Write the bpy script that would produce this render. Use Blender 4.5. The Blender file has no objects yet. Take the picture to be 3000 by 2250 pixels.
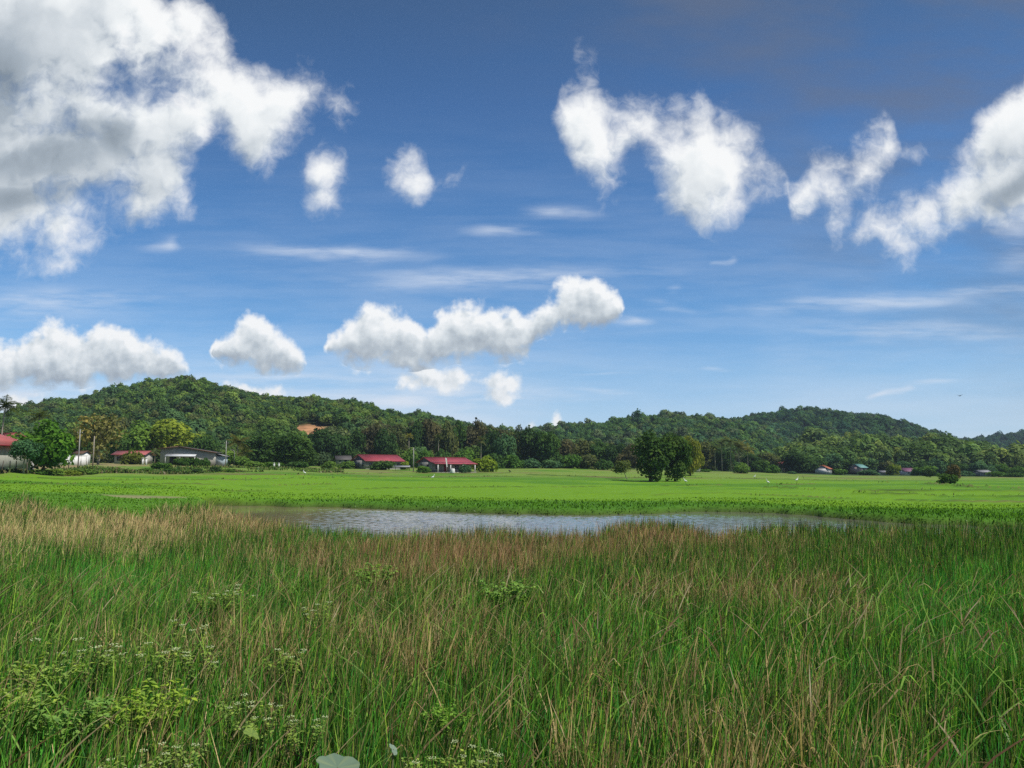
import bpy, math, random
import numpy as np
from mathutils import Vector, Matrix

scene = bpy.context.scene
COL = scene.collection
rad = math.radians

# ------------------------------------------------------------------ camera model
F_PX, CX, CY = 2250.0, 1500.0, 1125.0        # of the 3000 x 2250 photograph
HORIZON = 1377.0
PITCH = math.atan((HORIZON - CY) / F_PX)
CAM_H = 2.5
CP, SP = math.cos(PITCH), math.sin(PITCH)


def ray(px, py):
    """direction through a photo pixel, scaled so that its y component is 1"""
    b = (px - CX) / F_PX
    a = (CY - py) / F_PX
    Y = CP - a * SP
    Z = SP + a * CP
    return b / Y, Z / Y


def at(px, py, d):
    """world point seen at photo pixel (px, py) at forward distance d"""
    u, v = ray(px, py)
    return Vector((u * d, d, CAM_H + v * d))


cam_data = bpy.data.cameras.new("camera")
cam_data.lens = 36.0 * F_PX / 3000.0
cam_data.sensor_width = 36.0
cam_data.clip_start = 0.05
cam_data.clip_end = 20000
cam = bpy.data.objects.new("camera", cam_data)
cam.location = (0, 0, CAM_H)
cam.rotation_euler = (rad(90) + PITCH, 0, 0)
COL.objects.link(cam)
scene.camera = cam
scene.view_settings.view_transform = 'Standard'
scene.view_settings.look = 'None'
scene.view_settings.exposure = 0.0
scene.view_settings.gamma = 1.0
scene.cycles.use_denoising = False
scene.render.resolution_x = 1024
scene.render.resolution_y = 768

SUN_EL, SUN_AZ = 56.0, 112.0                   # azimuth clockwise from +Y (the view direction)


# ------------------------------------------------------------------ node helpers
class G:
    """a small builder for node trees"""
    def __init__(self, tree):
        self.t = tree
        self.n = tree.nodes
        self.l = tree.links

    def node(self, kind, **kw):
        nd = self.n.new(kind)
        for k, v in kw.items():
            setattr(nd, k, v)
        return nd

    def put(self, sock, val):
        if val is None:
            return
        if isinstance(val, bpy.types.NodeSocket):
            self.l.new(val, sock)
        else:
            if sock.type == 'RGBA' and len(val) == 3:
                val = (*val, 1.0)
            sock.default_value = val

    def math(self, op, a, b=None, c=None, clamp=False):
        nd = self.node('ShaderNodeMath', operation=op, use_clamp=clamp)
        for s, v in zip(nd.inputs, (a, b, c)):
            self.put(s, v)
        return nd.outputs[0]

    def add(self, a, b): return self.math('ADD', a, b)
    def sub(self, a, b): return self.math('SUBTRACT', a, b)
    def mul(self, a, b, clamp=False): return self.math('MULTIPLY', a, b, clamp=clamp)
    def madd(self, a, b, c): return self.math('MULTIPLY_ADD', a, b, c)

    def vmath(self, op, a, b=None, scale=None, out=0):
        nd = self.node('ShaderNodeVectorMath', operation=op)
        self.put(nd.inputs[0], a)
        if b is not None:
            self.put(nd.inputs[1], b)
        if scale is not None:
            self.put(nd.inputs['Scale'], scale)
        return nd.outputs[out]

    def smooth(self, x, lo, hi, to0=0.0, to1=1.0):
        nd = self.node('ShaderNodeMapRange', interpolation_type='SMOOTHSTEP')
        for i, v in enumerate((x, lo, hi, to0, to1)):
            self.put(nd.inputs[i], v)
        return nd.outputs[0]

    def linear(self, x, lo, hi, to0=0.0, to1=1.0):
        nd = self.node('ShaderNodeMapRange', interpolation_type='LINEAR', clamp=True)
        for i, v in enumerate((x, lo, hi, to0, to1)):
            self.put(nd.inputs[i], v)
        return nd.outputs[0]

    def mix(self, f, a, b, mode='MIX'):
        nd = self.node('ShaderNodeMix', data_type='RGBA', blend_type=mode)
        self.put(nd.inputs[0], f)
        self.put(nd.inputs[6], a)
        self.put(nd.inputs[7], b)
        return nd.outputs[2]

    def noise(self, vec, scale, detail=4, rough=0.5, dist=0.0, kind='FBM', lac=2.0, color=False, dims='3D'):
        nd = self.node('ShaderNodeTexNoise', noise_type=kind, noise_dimensions=dims)
        nd.normalize = True
        self.put(nd.inputs['Vector'], vec)
        nd.inputs['Scale'].default_value = scale
        nd.inputs['Detail'].default_value = detail
        nd.inputs['Roughness'].default_value = rough
        nd.inputs['Lacunarity'].default_value = lac
        nd.inputs['Distortion'].default_value = dist
        return nd.outputs['Color' if color else 0]

    def mapping(self, vec, loc=(0, 0, 0), rot=(0, 0, 0), scale=(1, 1, 1), kind='POINT'):
        nd = self.node('ShaderNodeMapping', vector_type=kind)
        self.put(nd.inputs[0], vec)
        nd.inputs['Location'].default_value = loc
        nd.inputs['Rotation'].default_value = rot
        nd.inputs['Scale'].default_value = scale
        return nd.outputs[0]

    def ramp(self, f, stops, interp='LINEAR'):
        nd = self.node('ShaderNodeValToRGB')
        cr = nd.color_ramp
        cr.interpolation = interp
        while len(cr.elements) < len(stops):
            cr.elements.new(0.5)
        for e, (p, c) in zip(cr.elements, stops):
            e.position = p
            e.color = (*c, 1.0)
        self.put(nd.inputs[0], f)
        return nd.outputs[0]
# ------------------------------------------------------------------ sky and clouds (the world)
K = 3000.0 / 2212.0


def blobs(rows, r_gain=1.0):
    """ellipses in the photo -> centre, radii and turn in the sky's (u, v) coordinates"""
    out = []
    for x, y, rx, ry, *rot in rows:
        px, py = x * K, y * K
        u, v = ray(px, py)
        ux, _ = ray(px + 10, py)
        _, vy = ray(px, py - 10)
        out.append((u, v, rx * K * (ux - u) / 10 * r_gain, ry * K * (vy - v) / 10 * r_gain, rad(rot[0]) if rot else 0.0))
    return out


# top and bottom edge of the cloud layers across the view (photo at 2212 x 1659)
UPPER = [
    (-120, -150, 575), (0, -150, 565), (60, -150, 575), (100, -150, 582), (140, -150, 562), (180, -150, 505), (230, -150, 485),
    (300, -150, 482), (340, -50, 478), (365, 15, 470), (395, -20, 466), (430, -15, 458), (446, 5, 405), (480, 35, 335),
    (500, 60, 358), (530, 100, 400), (555, 148, 408), (580, 160, 390), (610, 165, 335), (640, 155, 272), (680, 150, 252),
    (700, 172, 244), (720, 205, 252), (750, 225, 272), (785, 262, 286), (800, 320, 270), (812, 372, 368), (825, 345, 395),
    (860, 338, 412), (885, 343, 432), (903, 350, 432), (920, 385, 385), (935, 440, 340), (1185, 320, 200), (1203, 150, 290),
    (1225, 136, 385), (1260, 130, 412), (1288, 160, 420), (1300, 215, 420), (1320, 205, 416), (1345, 212, 378), (1380, 198, 350),
    (1410, 222, 388), (1440, 243, 452), (1480, 252, 476), (1505, 225, 470), (1522, 225, 480), (1540, 288, 476), (1560, 284, 482),
    (1590, 294, 480), (1615, 300, 432), (1650, 325, 396), (1680, 345, 375), (1690, 400, 400), (1702, 388, 470), (1720, 362, 478),
    (1745, 338, 452), (1770, 332, 440), (1790, 340, 470), (1805, 345, 494), (1830, 328, 486), (1850, 275, 462), (1880, 262, 428),
    (1905, 262, 400), (1922, 285, 360), (1932, 345, 320), (1960, 420, 300), (2330, 420, 300)]
UPPER_EXTRA = blobs([
    (685, 365, 46, 36, -20), (712, 420, 26, 20), (2200, 330, 100, 165, -30), (2110, 395, 150, 88, 33), (1985, 448, 140, 62, 29), (2055, 400, 110, 62, 33),
    (2140, 440, 160, 58, 10), (1925, 478, 60, 34, 24), (1962, 345, 26, 12)])
LOW = [
    (-120, 720, 834), (0, 742, 836), (30, 735, 835), (60, 728, 833), (100, 705, 832), (130, 695, 830), (160, 708, 828), (190, 725, 825),
    (215, 712, 822), (250, 703, 818), (290, 720, 815), (330, 742, 812), (370, 760, 810), (400, 786, 806), (412, 830, 780),
    (440, 830, 700), (452, 742, 752), (475, 722, 775), (500, 714, 786), (530, 690, 793), (550, 684, 796), (580, 696, 798),
    (610, 720, 799), (640, 744, 798), (664, 772, 790), (674, 830, 750), (695, 830, 720), (708, 742, 752), (735, 714, 772),
    (755, 690, 782), (790, 668, 789), (830, 674, 790), (870, 684, 791), (900, 706, 791), (925, 714, 786), (950, 680, 782),
    (975, 664, 777), (1000, 656, 772), (1030, 664, 772), (1060, 667, 772), (1100, 678, 773), (1135, 694, 766), (1158, 668, 722),
    (1175, 650, 716), (1200, 632, 706), (1225, 605, 702), (1245, 587, 700), (1265, 598, 702), (1285, 604, 704), (1310, 620, 702),
    (1330, 630, 690), (1346, 652, 664), (1360, 720, 610), (2330, 760, 560)]
LOW_EXTRA = blobs([
    (945, 820, 70, 20), (908, 804, 22, 17), (985, 820, 36, 18), (1098, 828, 36, 19), (1078, 852, 28, 13),
    (1148, 916, 11, 13), (1206, 908, 8, 12), (22, 876, 40, 20), (548, 845, 60, 14)])
THIN = blobs([
    (1900, 652, 330, 20, 3), (1960, 715, 250, 24, -2), (2100, 628, 200, 14, 4), (1110, 497, 120, 16), (1210, 455, 80, 18),
    (720, 545, 260, 22, -2), (1080, 600, 330, 26, 2), (1530, 799, 56, 4.5), (2030, 822, 100, 7, 3), (1300, 842, 110, 6, -3),
    (1250, 809, 110, 4, 1), (1925, 845, 24, 12, 30), (640, 850, 260, 18, 1), (560, 820, 240, 16, -1), (1000, 860, 300, 24),
    (100, 660, 260, 40), (1570, 565, 22, 8, 25), (1450, 660, 60, 10, -12), (2190, 470, 60, 120),
    (1350, 690, 30, 14), (60, 850, 200, 30), (345, 525, 34, 20), (1440, 628, 22, 10),
])

world = bpy.data.worlds.new("World")
scene.world = world
world.use_nodes = True
wt = world.node_tree
wt.nodes.clear()


def chain(g, acc, vec):
    # makes the next ellipse wait for the one before, so that few values are alive at a time
    nd = g.node('ShaderNodeVectorMath', operation='MULTIPLY_ADD')
    g.put(nd.inputs[0], acc)
    nd.inputs[1].default_value = (1e-8, 1e-8, 0)
    g.put(nd.inputs[2], vec)
    return nd.outputs[0]


U0, U1 = -0.78, 0.78


def curve_points(rows, which):
    pts = []
    for x, top, bot in rows:
        px = x * K
        u, v = ray(px, (top if which == 0 else bot) * K)
        pts.append(((u - U0) / (U1 - U0), v))
    return pts


def curve(g, fac, pts):
    nd = g.node('ShaderNodeFloatCurve')
    cm = nd.mapping
    c = cm.curves[0]
    cm.use_clip = False
    pts = [p for p in pts if -0.05 < p[0] < 1.05]
    while len(c.points) < len(pts):
        c.points.new(0.5, 0.5)
    for cp, (x, y) in zip(c.points, pts):
        cp.location = (x, y)
        cp.handle_type = 'VECTOR'
    cm.extend = 'HORIZONTAL'
    cm.update()
    g.put(nd.inputs['Value'], fac)
    return nd.outputs[0]


def inside_depth(g, top, bot, v):
    # 0 at a cloud's top, 1 at its base; small clouds under the layer count as half way
    d = g.linear(g.math('DIVIDE', g.sub(top, v), g.math('MAXIMUM', g.sub(top, bot), 0.01)), 0.0, 1.0)
    inn = g.mul(g.math('GREATER_THAN', v, g.sub(bot, 0.008)), g.math('GREATER_THAN', top, bot))
    return g.madd(g.sub(d, 0.35), inn, 0.35)


def band(g, vec, rows, extra, soft, k):
    """rises from 0 at the layer's edge to 1 well inside it"""
    sp = g.node('ShaderNodeSeparateXYZ')
    g.put(sp.inputs[0], vec)
    f = g.linear(sp.outputs[0], U0, U1)
    top = curve(g, f, curve_points(rows, 0))
    bot = curve(g, f, curve_points(rows, 1))
    d = g.math('MINIMUM', g.sub(top, sp.outputs[1]), g.sub(sp.outputs[1], bot))
    d = g.mul(d, 1.0 / soft)
    for u, v, ru, rv, rot in extra:
        ln = g.vmath('LENGTH', g.mapping(chain(g, d, vec), (u, v, 0), (0, 0, rot), (ru, rv, 1), 'TEXTURE'), out=1)
        e = g.madd(g.sub(1.0, ln), k * rv / soft * 1.6, 0.04)
        d = g.math('MAXIMUM', d, e)
    return g.math('MAXIMUM', g.math('MINIMUM', d, 1.6), -2.5), inside_depth(g, top, bot, sp.outputs[1])


g = G(wt)
coord = g.node('ShaderNodeTexCoord').outputs['Generated']
sep = g.node('ShaderNodeSeparateXYZ')
g.put(sep.inputs[0], coord)
dx, dy, dz = sep.outputs
ys = g.math('MAXIMUM', dy, 0.05)
uv = g.node('ShaderNodeCombineXYZ')
g.put(uv.inputs[0], g.math('DIVIDE', dx, ys))
g.put(uv.inputs[1], g.math('DIVIDE', dz, ys))
UV = uv.outputs[0]
front = g.smooth(dy, 0.1, 0.3)


half = (0.5, 0.5, 0.5)
W1 = g.vmath('SUBTRACT', g.noise(UV, 6.0, 3, 0.55, color=True, dims='2D'), half)
PU = g.vmath('ADD', UV, g.vmath('MULTIPLY', W1, (0.050, 0.045, 0)))
W2 = g.vmath('SUBTRACT', g.noise(UV, 30.0, 2, 0.55, color=True, dims='2D'), half)
PU2 = g.vmath('ADD', UV, g.vmath('MULTIPLY', W2, (0.020, 0.020, 0)))
PL = g.vmath('ADD', UV, g.vmath('ADD', g.vmath('MULTIPLY', W1, (0.012, 0.008, 0)), g.vmath('MULTIPLY', W2, (0.007, 0.007, 0))))


def off(v, o):
    return g.vmath('ADD', v, (*o, 0)) if o else v


def dens_upper(o, detail):
    d, depth = band(g, off(PU, o), UPPER, UPPER_EXTRA, 0.050, 1.0)
    n = g.noise(off(PU2, o), 9.0, detail, 0.60, dims='2D')
    return g.madd(g.sub(n, 0.505), 4.4, d), depth


def voronoi(vec, scale, detail):
    nd = g.node('ShaderNodeTexVoronoi', feature='F1', voronoi_dimensions='2D')
    nd.normalize = True
    g.put(nd.inputs['Vector'], vec)
    nd.inputs['Scale'].default_value = scale
    nd.inputs['Detail'].default_value = detail
    nd.inputs['Roughness'].default_value = 0.5
    nd.inputs['Lacunarity'].default_value = 2.3
    return nd.outputs['Distance']


# the upper right of the big cloud thins out into shreds
HOLE = None
for u, v, ru, rv, rot in blobs([(300, 190, 150, 120, -20), (450, 330, 60, 110), (380, 120, 90, 60, -30)]):
    ln = g.vmath('LENGTH', g.mapping(PU if HOLE is None else chain(g, HOLE, PU), (u, v, 0), (0, 0, rot), (ru, rv, 1), 'TEXTURE'), out=1)
    ln = g.smooth(ln, 1.5, 0.1)
    HOLE = ln if HOLE is None else g.math('MAXIMUM', HOLE, ln)


def dens_low(o, detail):
    d, depth = band(g, off(PL, o), LOW, LOW_EXTRA, 0.020, 1.0)
    n = g.noise(off(UV, o), 30.0, detail, 0.58, dims='2D')
    r = voronoi(off(PL, o), 26.0, 2.0 if detail > 2 else 1.0)
    return g.madd(g.sub(n, 0.5), 2.2, g.madd(g.sub(0.56, r), 1.6, d)), depth, g.madd(g.sub(n, 0.5), 0.5, g.mul(r, -0.9))


L0, LDEPTH, LREL = dens_low(None, 6)
U0D, UDEPTH = dens_upper(None, 9)
U1D, _ = dens_upper((0.014, 0.022), 5)
U2D, _ = dens_upper((0.040, 0.070), 3)
d0 = (g.madd(HOLE, -1.15, U0D), L0)
d1 = (g.madd(HOLE, -0.8, U1D), None)
d2 = (g.madd(HOLE, -0.7, U2D), None)

sky = g.node('ShaderNodeTexSky', sky_type='NISHITA')
sky.sun_disc = False
sky.sun_elevation = rad(SUN_EL)
sky.sun_rotation = rad(SUN_AZ)
sky.altitude = 0
sky.air_density = 1.0
sky.dust_density = 0.3
sky.ozone_density = 1.5
skyc = sky.outputs[0]
# the photograph's blue: deeper aloft, clear pale blue at the horizon
elev = g.math('DIVIDE', dz, ys)
tint = g.ramp(g.linear(elev, 0.0, 0.70), [
    (0.03, (0.735, 1.045, 1.62)), (0.11, (0.750, 1.050, 1.44)), (0.18, (0.69, 1.03, 1.36)), (0.31, (0.55, 0.945, 1.28)),
    (0.51, (0.46, 0.845, 1.19)), (0.71, (0.44, 0.745, 1.05)), (0.92, (0.44, 0.665, 0.86)), (1.0, (0.44, 0.65, 0.83))])
skyc = g.mix(1.0, skyc, tint, 'MULTIPLY')
GREY = 10.0
# high grey veil in the upper right
veil = g.mul(g.smooth(g.add(g.mul(sep.outputs[0], 0.9), g.mul(elev, 0.9)), 0.35, 0.95), g.smooth(g.noise(g.mapping(UV, rot=(0, 0, 0.35), scale=(1.4, 4.0, 1)), 2.2, 5, 0.55), 0.3, 0.75))
skyc = g.mix(g.mul(veil, 0.80), skyc, (0.235 * GREY * .62, 0.27 * GREY * .62, 0.36 * GREY * .62))

# thin streaks
def thin():
    w = g.vmath('SUBTRACT', g.noise(g.mapping(UV, scale=(2.0, 5.0, 1)), 4.0, 2, 0.55, color=True, dims='2D'), half)
    p = g.vmath('ADD', UV, g.vmath('MULTIPLY', w, (0.12, 0.016, 0)))
    acc = None
    for u, v, ru, rv, rot in THIN:
        ln = g.vmath('LENGTH', g.mapping(p if acc is None else chain(g, acc, p), (u, v, 0), (0, 0, rot), (ru, rv, 1), 'TEXTURE'), out=1)
        a = g.smooth(ln, 1.35, 0.0)
        acc = a if acc is None else g.math('MAXIMUM', acc, a)
    n = g.noise(g.mapping(UV, rot=(0, 0, -0.04), scale=(2.0, 15.0, 1)), 2.6, 6, 0.60, dims='2D')
    n2 = g.noise(g.mapping(UV, scale=(1.0, 7.0, 1)), 3.0, 3, 0.6, dims='2D')
    every = g.add(g.mul(g.smooth(elev, 0.55, 0.06), 0.30), g.mul(g.mul(g.smooth(elev, 0.19, 0.09), g.smooth(dx, 0.12, -0.15)), 0.55))
    a = g.mul(g.add(acc, every), g.smooth(n, 0.22, 0.74))
    return g.mul(g.mul(a, 0.60), g.linear(n2, 0.25, 0.6, 0.5, 1.0))


# pale moist air low over the hills
low_air = g.mul(g.smooth(elev, 0.20, 0.03), g.linear(g.noise(g.mapping(UV, scale=(0.8, 5.0, 1)), 2.0, 3, 0.55, dims='2D'), 0.3, 0.7, 0.20, 0.55))
skyc = g.mix(low_air, skyc, (0.66 * GREY, 0.77 * GREY, 0.90 * GREY))
th = thin()
skyc = g.mix(th, skyc, (0.80 * GREY, 0.86 * GREY, 0.95 * GREY))

# upper clouds
au = g.smooth(d0[0], -0.35, 1.40)
thick = g.smooth(d0[0], 0.5, 1.7)
occ = g.add(g.mul(g.smooth(d1[0], 0.2, 1.7), 0.42), g.mul(g.smooth(d2[0], 0.2, 1.7), 0.58))
rel = g.mul(g.sub(d0[0], d1[0]), g.madd(thick, -0.17, 0.25))
lit = g.math('ADD', g.sub(1.03, g.mul(occ, 0.42)), rel, clamp=True)
# the thick overhead cloud at the left has a grey underside
core = None
for u, v, ru, rv, rot in blobs([(-10, 200, 100, 190), (90, 330, 190, 80, 14), (50, 425, 180, 45, 8), (250, 300, 70, 50), (2190, 405, 90, 30, 30)]):
    a = g.smooth(g.vmath('LENGTH', g.mapping(PU if core is None else chain(g, core, PU), (u, v, 0), (0, 0, rot), (ru, rv, 1), 'TEXTURE'), out=1), 1.25, 0.1)
    core = a if core is None else g.math('MAXIMUM', core, a)
lit = g.math('SUBTRACT', lit, g.mul(core, 0.50), clamp=True)
cu = g.ramp(lit, [(0.0, (0.24, 0.29, 0.34)), (0.35, (0.40, 0.46, 0.52)), (0.62, (0.66, 0.71, 0.75)), (0.9, (0.90, 0.93, 0.94)), (1.0, (0.97, 0.98, 0.98))])
cu = g.mix(1.0, cu, (GREY, GREY, GREY), 'MULTIPLY')
skyc = g.mix(g.mul(au, front), skyc, cu)

# cumulus near the horizon
al = g.smooth(d0[1], -0.1, 0.95)
L1, _, LREL1 = dens_low((0.007, 0.012), 4)
shade = g.smooth(g.add(LDEPTH, g.mul(LREL, 0.35)), 0.02, 1.0)
relief = g.mul(g.sub(LREL, LREL1), 1.1)
rim = g.mul(g.smooth(L1, 1.0, -0.2), 0.22)
lit = g.math('ADD', g.add(g.madd(shade, -0.74, 0.87), rim), relief, clamp=True)
cl = g.ramp(lit, [(0.0, (0.34, 0.39, 0.45)), (0.35, (0.50, 0.56, 0.61)), (0.65, (0.74, 0.79, 0.82)), (0.92, (0.94, 0.96, 0.97)), (1.0, (0.98, 0.99, 0.99))])
cl = g.mix(1.0, cl, (GREY, GREY, GREY), 'MULTIPLY')
skyc = g.mix(g.mul(al, front), skyc, cl)

bg = g.node('ShaderNodeBackground')
g.put(bg.inputs[0], skyc)
bg.inputs[1].default_value = 0.1
out = g.node('ShaderNodeOutputWorld')
g.l.new(bg.outputs[0], out.inputs[0])
world.cycles.sampling_method = 'NONE'

# ------------------------------------------------------------------ the sun
sun_data = bpy.data.lights.new("sun", 'SUN')
sun_data.energy = 4.8
sun_data.angle = rad(0.55)
sun_data.color = (1.0, 0.955, 0.89)
sun = bpy.data.objects.new("sun", sun_data)
sd = Vector((math.sin(rad(SUN_AZ)) * math.cos(rad(SUN_EL)), math.cos(rad(SUN_AZ)) * math.cos(rad(SUN_EL)), math.sin(rad(SUN_EL))))
sun.rotation_euler = sd.to_track_quat('Z', 'Y').to_euler()
sun.location = (0, 0, 60)
COL.objects.link(sun)
# ------------------------------------------------------------------ mesh and object helpers
RNG = np.random.default_rng(7)
rnd = random.Random(7)


def mesh_from(name, verts, quads=None, tris=None, attrs=None, mats=(), smooth=False):
    """a mesh from numpy arrays; attrs: name -> (kind, array) on points"""
    verts = np.asarray(verts, dtype=np.float32)
    q = np.zeros((0, 4), np.int32) if quads is None else np.asarray(quads, np.int32).reshape(-1, 4)
    t = np.zeros((0, 3), np.int32) if tris is None else np.asarray(tris, np.int32).reshape(-1, 3)
    me = bpy.data.meshes.new(name)
    me.vertices.add(len(verts))
    me.vertices.foreach_set("co", verts.ravel())
    nl = len(q) * 4 + len(t) * 3
    me.loops.add(nl)
    me.loops.foreach_set("vertex_index", np.concatenate([q.ravel(), t.ravel()]).astype(np.int32))
    me.polygons.add(len(q) + len(t))
    starts = np.concatenate([np.arange(len(q)) * 4, len(q) * 4 + np.arange(len(t)) * 3]).astype(np.int32)
    me.polygons.foreach_set("loop_start", starts)
    if smooth:
        me.polygons.foreach_set("use_smooth", np.ones(len(q) + len(t), dtype=bool))
    for nm, (kind, arr) in (attrs or {}).items():
        at_ = me.attributes.new(nm, kind, 'POINT')
        arr = np.asarray(arr, dtype=np.float32)
        if kind == 'FLOAT_COLOR':
            if arr.shape[1] == 3:
                arr = np.hstack([arr, np.ones((len(arr), 1), np.float32)])
            at_.data.foreach_set("color", arr.ravel())
        elif kind == 'FLOAT':
            at_.data.foreach_set("value", arr.ravel())
        elif kind == 'FLOAT_VECTOR':
            at_.data.foreach_set("vector", arr.ravel())
    for m in mats:
        me.materials.append(m)
    me.update(calc_edges=True)
    me.validate()
    return me


def link(name, data, parent=None, loc=None):
    o = bpy.data.objects.new(name, data)
    COL.objects.link(o)
    if parent is not None:
        o.parent = parent
    if loc is not None:
        o.location = loc
    return o


def tag(o, label=None, cat=None, group=None, kind=None):
    if label: o['label'] = label
    if cat: o['category'] = cat
    if group: o['group'] = group
    if kind: o['kind'] = kind
    return o


def thing(name, label, cat, loc=(0, 0, 0), rz=0.0, group=None):
    o = bpy.data.objects.new(name, None)
    o.empty_display_size = 0.2
    COL.objects.link(o)
    o.location = loc
    o.rotation_euler = (0, 0, rz)
    return tag(o, label, cat, group)


class MB:
    """collects boxes, prisms, tubes and cards, and links them as one mesh object"""
    def __init__(self):
        self.v, self.q, self.t, self.c = [], [], [], []

    def verts(self, pts, c=1.0):
        i = len(self.v)
        self.v.extend([tuple(p) for p in pts])
        self.c.extend([c] * len(pts))
        return i

    def box(self, x0, x1, y0, y1, z0, z1, c=1.0):
        i = self.verts([(x, y, z) for z in (z0, z1) for y in (y0, y1) for x in (x0, x1)], c)
        for f in ((0, 2, 3, 1), (4, 5, 7, 6), (0, 1, 5, 4), (2, 6, 7, 3), (0, 4, 6, 2), (1, 3, 7, 5)):
            self.q.append([i + k for k in f])
        return self

    def hexa(self, p8, c=1.0):
        """8 corners: bottom four (counter-clockwise), then the top four"""
        i = self.verts(p8, c)
        for f in ((3, 2, 1, 0), (4, 5, 6, 7), (0, 1, 5, 4), (1, 2, 6, 5), (2, 3, 7, 6), (3, 0, 4, 7)):
            self.q.append([i + k for k in f])
        return self

    def tube(self, pts, radii, n=6, c=1.0, cap=True):
        pts = [Vector(p) for p in pts]
        if not hasattr(radii, '__len__'):
            radii = [radii] * len(pts)
        rings = []
        for k, p in enumerate(pts):
            d = (pts[min(k + 1, len(pts) - 1)] - pts[max(k - 1, 0)]).normalized()
            a = d.orthogonal().normalized() if abs(d.z) < 0.99 else Vector((1, 0, 0))
            if k and rings:
                a = (ref - d * ref.dot(d)).normalized()
            ref = a
            b = d.cross(a)
            rings.append(self.verts([p + (a * math.cos(t) + b * math.sin(t)) * radii[k] for t in [2 * math.pi * j / n for j in range(n)]], c))
        for r0, r1 in zip(rings, rings[1:]):
            for j in range(n):
                self.q.append([r0 + j, r0 + (j + 1) % n, r1 + (j + 1) % n, r1 + j])
        if cap:
            for r, s in ((rings[0], -1), (rings[-1], 1)):
                ctr = self.verts([pts[0] if s < 0 else pts[-1]], c)
                for j in range(n):
                    a_, b_ = r + j, r + (j + 1) % n
                    self.t.append([ctr, a_, b_] if s > 0 else [ctr, b_, a_])
        return self

    def quad(self, a, b, c_, d, c=1.0):
        i = self.verts([a, b, c_, d], c)
        self.q.append([i, i + 1, i + 2, i + 3])
        return self

    def blob(self, ctr, r, seed=0, n=10, rough=0.15, c=1.0):
        """a lumpy closed ball with radii r = (rx, ry, rz)"""
        rr = random.Random(seed)
        m = n // 2
        ph = [rr.uniform(0, 6.28) for _ in range(6)]
        i0 = self.verts([(ctr[0], ctr[1], ctr[2] - r[2])], c)
        rings = []
        for k in range(1, m):
            t = math.pi * k / m
            ring = []
            for j in range(n):
                a = 2 * math.pi * j / n
                f = 1 + rough * (math.sin(2 * a + ph[0] + t * 3) + math.sin(3 * a + ph[1] - 2 * t)) * 0.5
                ring.append((ctr[0] + r[0] * f * math.sin(t) * math.cos(a), ctr[1] + r[1] * f * math.sin(t) * math.sin(a), ctr[2] - r[2] * f * math.cos(t)))
            rings.append(self.verts(ring, c))
        i1 = self.verts([(ctr[0], ctr[1], ctr[2] + r[2])], c)
        for j in range(n):
            self.t.append([i0, rings[0] + (j + 1) % n, rings[0] + j])
            self.t.append([i1, rings[-1] + j, rings[-1] + (j + 1) % n])
        for r0, r1 in zip(rings, rings[1:]):
            for j in range(n):
                self.q.append([r0 + j, r0 + (j + 1) % n, r1 + (j + 1) % n, r1 + j])
        return self

    def mesh(self, name, mat, smooth=False):
        return mesh_from(name, np.array(self.v), np.array(self.q) if self.q else None, np.array(self.t) if self.t else None,
                         {'tone': ('FLOAT', np.array(self.c))}, (mat,), smooth)

    def build(self, name, mat, parent=None, smooth=False, loc=None):
        return link(name, self.mesh(name, mat, smooth), parent, loc)


def smoothstep(x, a, b):
    t = np.clip((x - a) / (b - a), 0, 1)
    return t * t * (3 - 2 * t)


_perm = np.random.default_rng(3).permutation(512)
_perm = np.concatenate([_perm, _perm, _perm])


def vnoise(x, y):
    """value noise in 0..1"""
    x = np.asarray(x, float); y = np.asarray(y, float)
    xi = np.floor(x).astype(int); yi = np.floor(y).astype(int)
    fx = x - xi; fy = y - yi
    fx = fx * fx * (3 - 2 * fx); fy = fy * fy * (3 - 2 * fy)
    h = lambda a, b: _perm[(_perm[a & 511] + b) & 511] / 511.0
    return (h(xi, yi) * (1 - fx) + h(xi + 1, yi) * fx) * (1 - fy) + (h(xi, yi + 1) * (1 - fx) + h(xi + 1, yi + 1) * fx) * fy


def fbm(x, y, oct_=4):
    s, a, t = 0, 0.5, 0
    for k in range(oct_):
        s = s + a * vnoise(x * 2 ** k + 17 * k, y * 2 ** k + 31 * k)
        t += a
        a *= 0.5
    return s / t


# ------------------------------------------------------------------ materials
def material(name):
    m = bpy.data.materials.new(name)
    m.use_nodes = True
    m.node_tree.nodes.clear()
    g = G(m.node_tree)
    out = g.node('ShaderNodeOutputMaterial')
    return m, g, out


def principled(g, out, color, rough=0.7, spec=0.3, metal=0.0, bump=None):
    b = g.node('ShaderNodeBsdfPrincipled')
    g.put(b.inputs['Base Color'], color)
    g.put(b.inputs['Roughness'], rough)
    b.inputs['Specular IOR Level'].default_value = spec
    b.inputs['Metallic'].default_value = metal
    if bump is not None:
        g.put(b.inputs['Normal'], bump)
    g.l.new(b.outputs[0], out.inputs[0])
    return b


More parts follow.
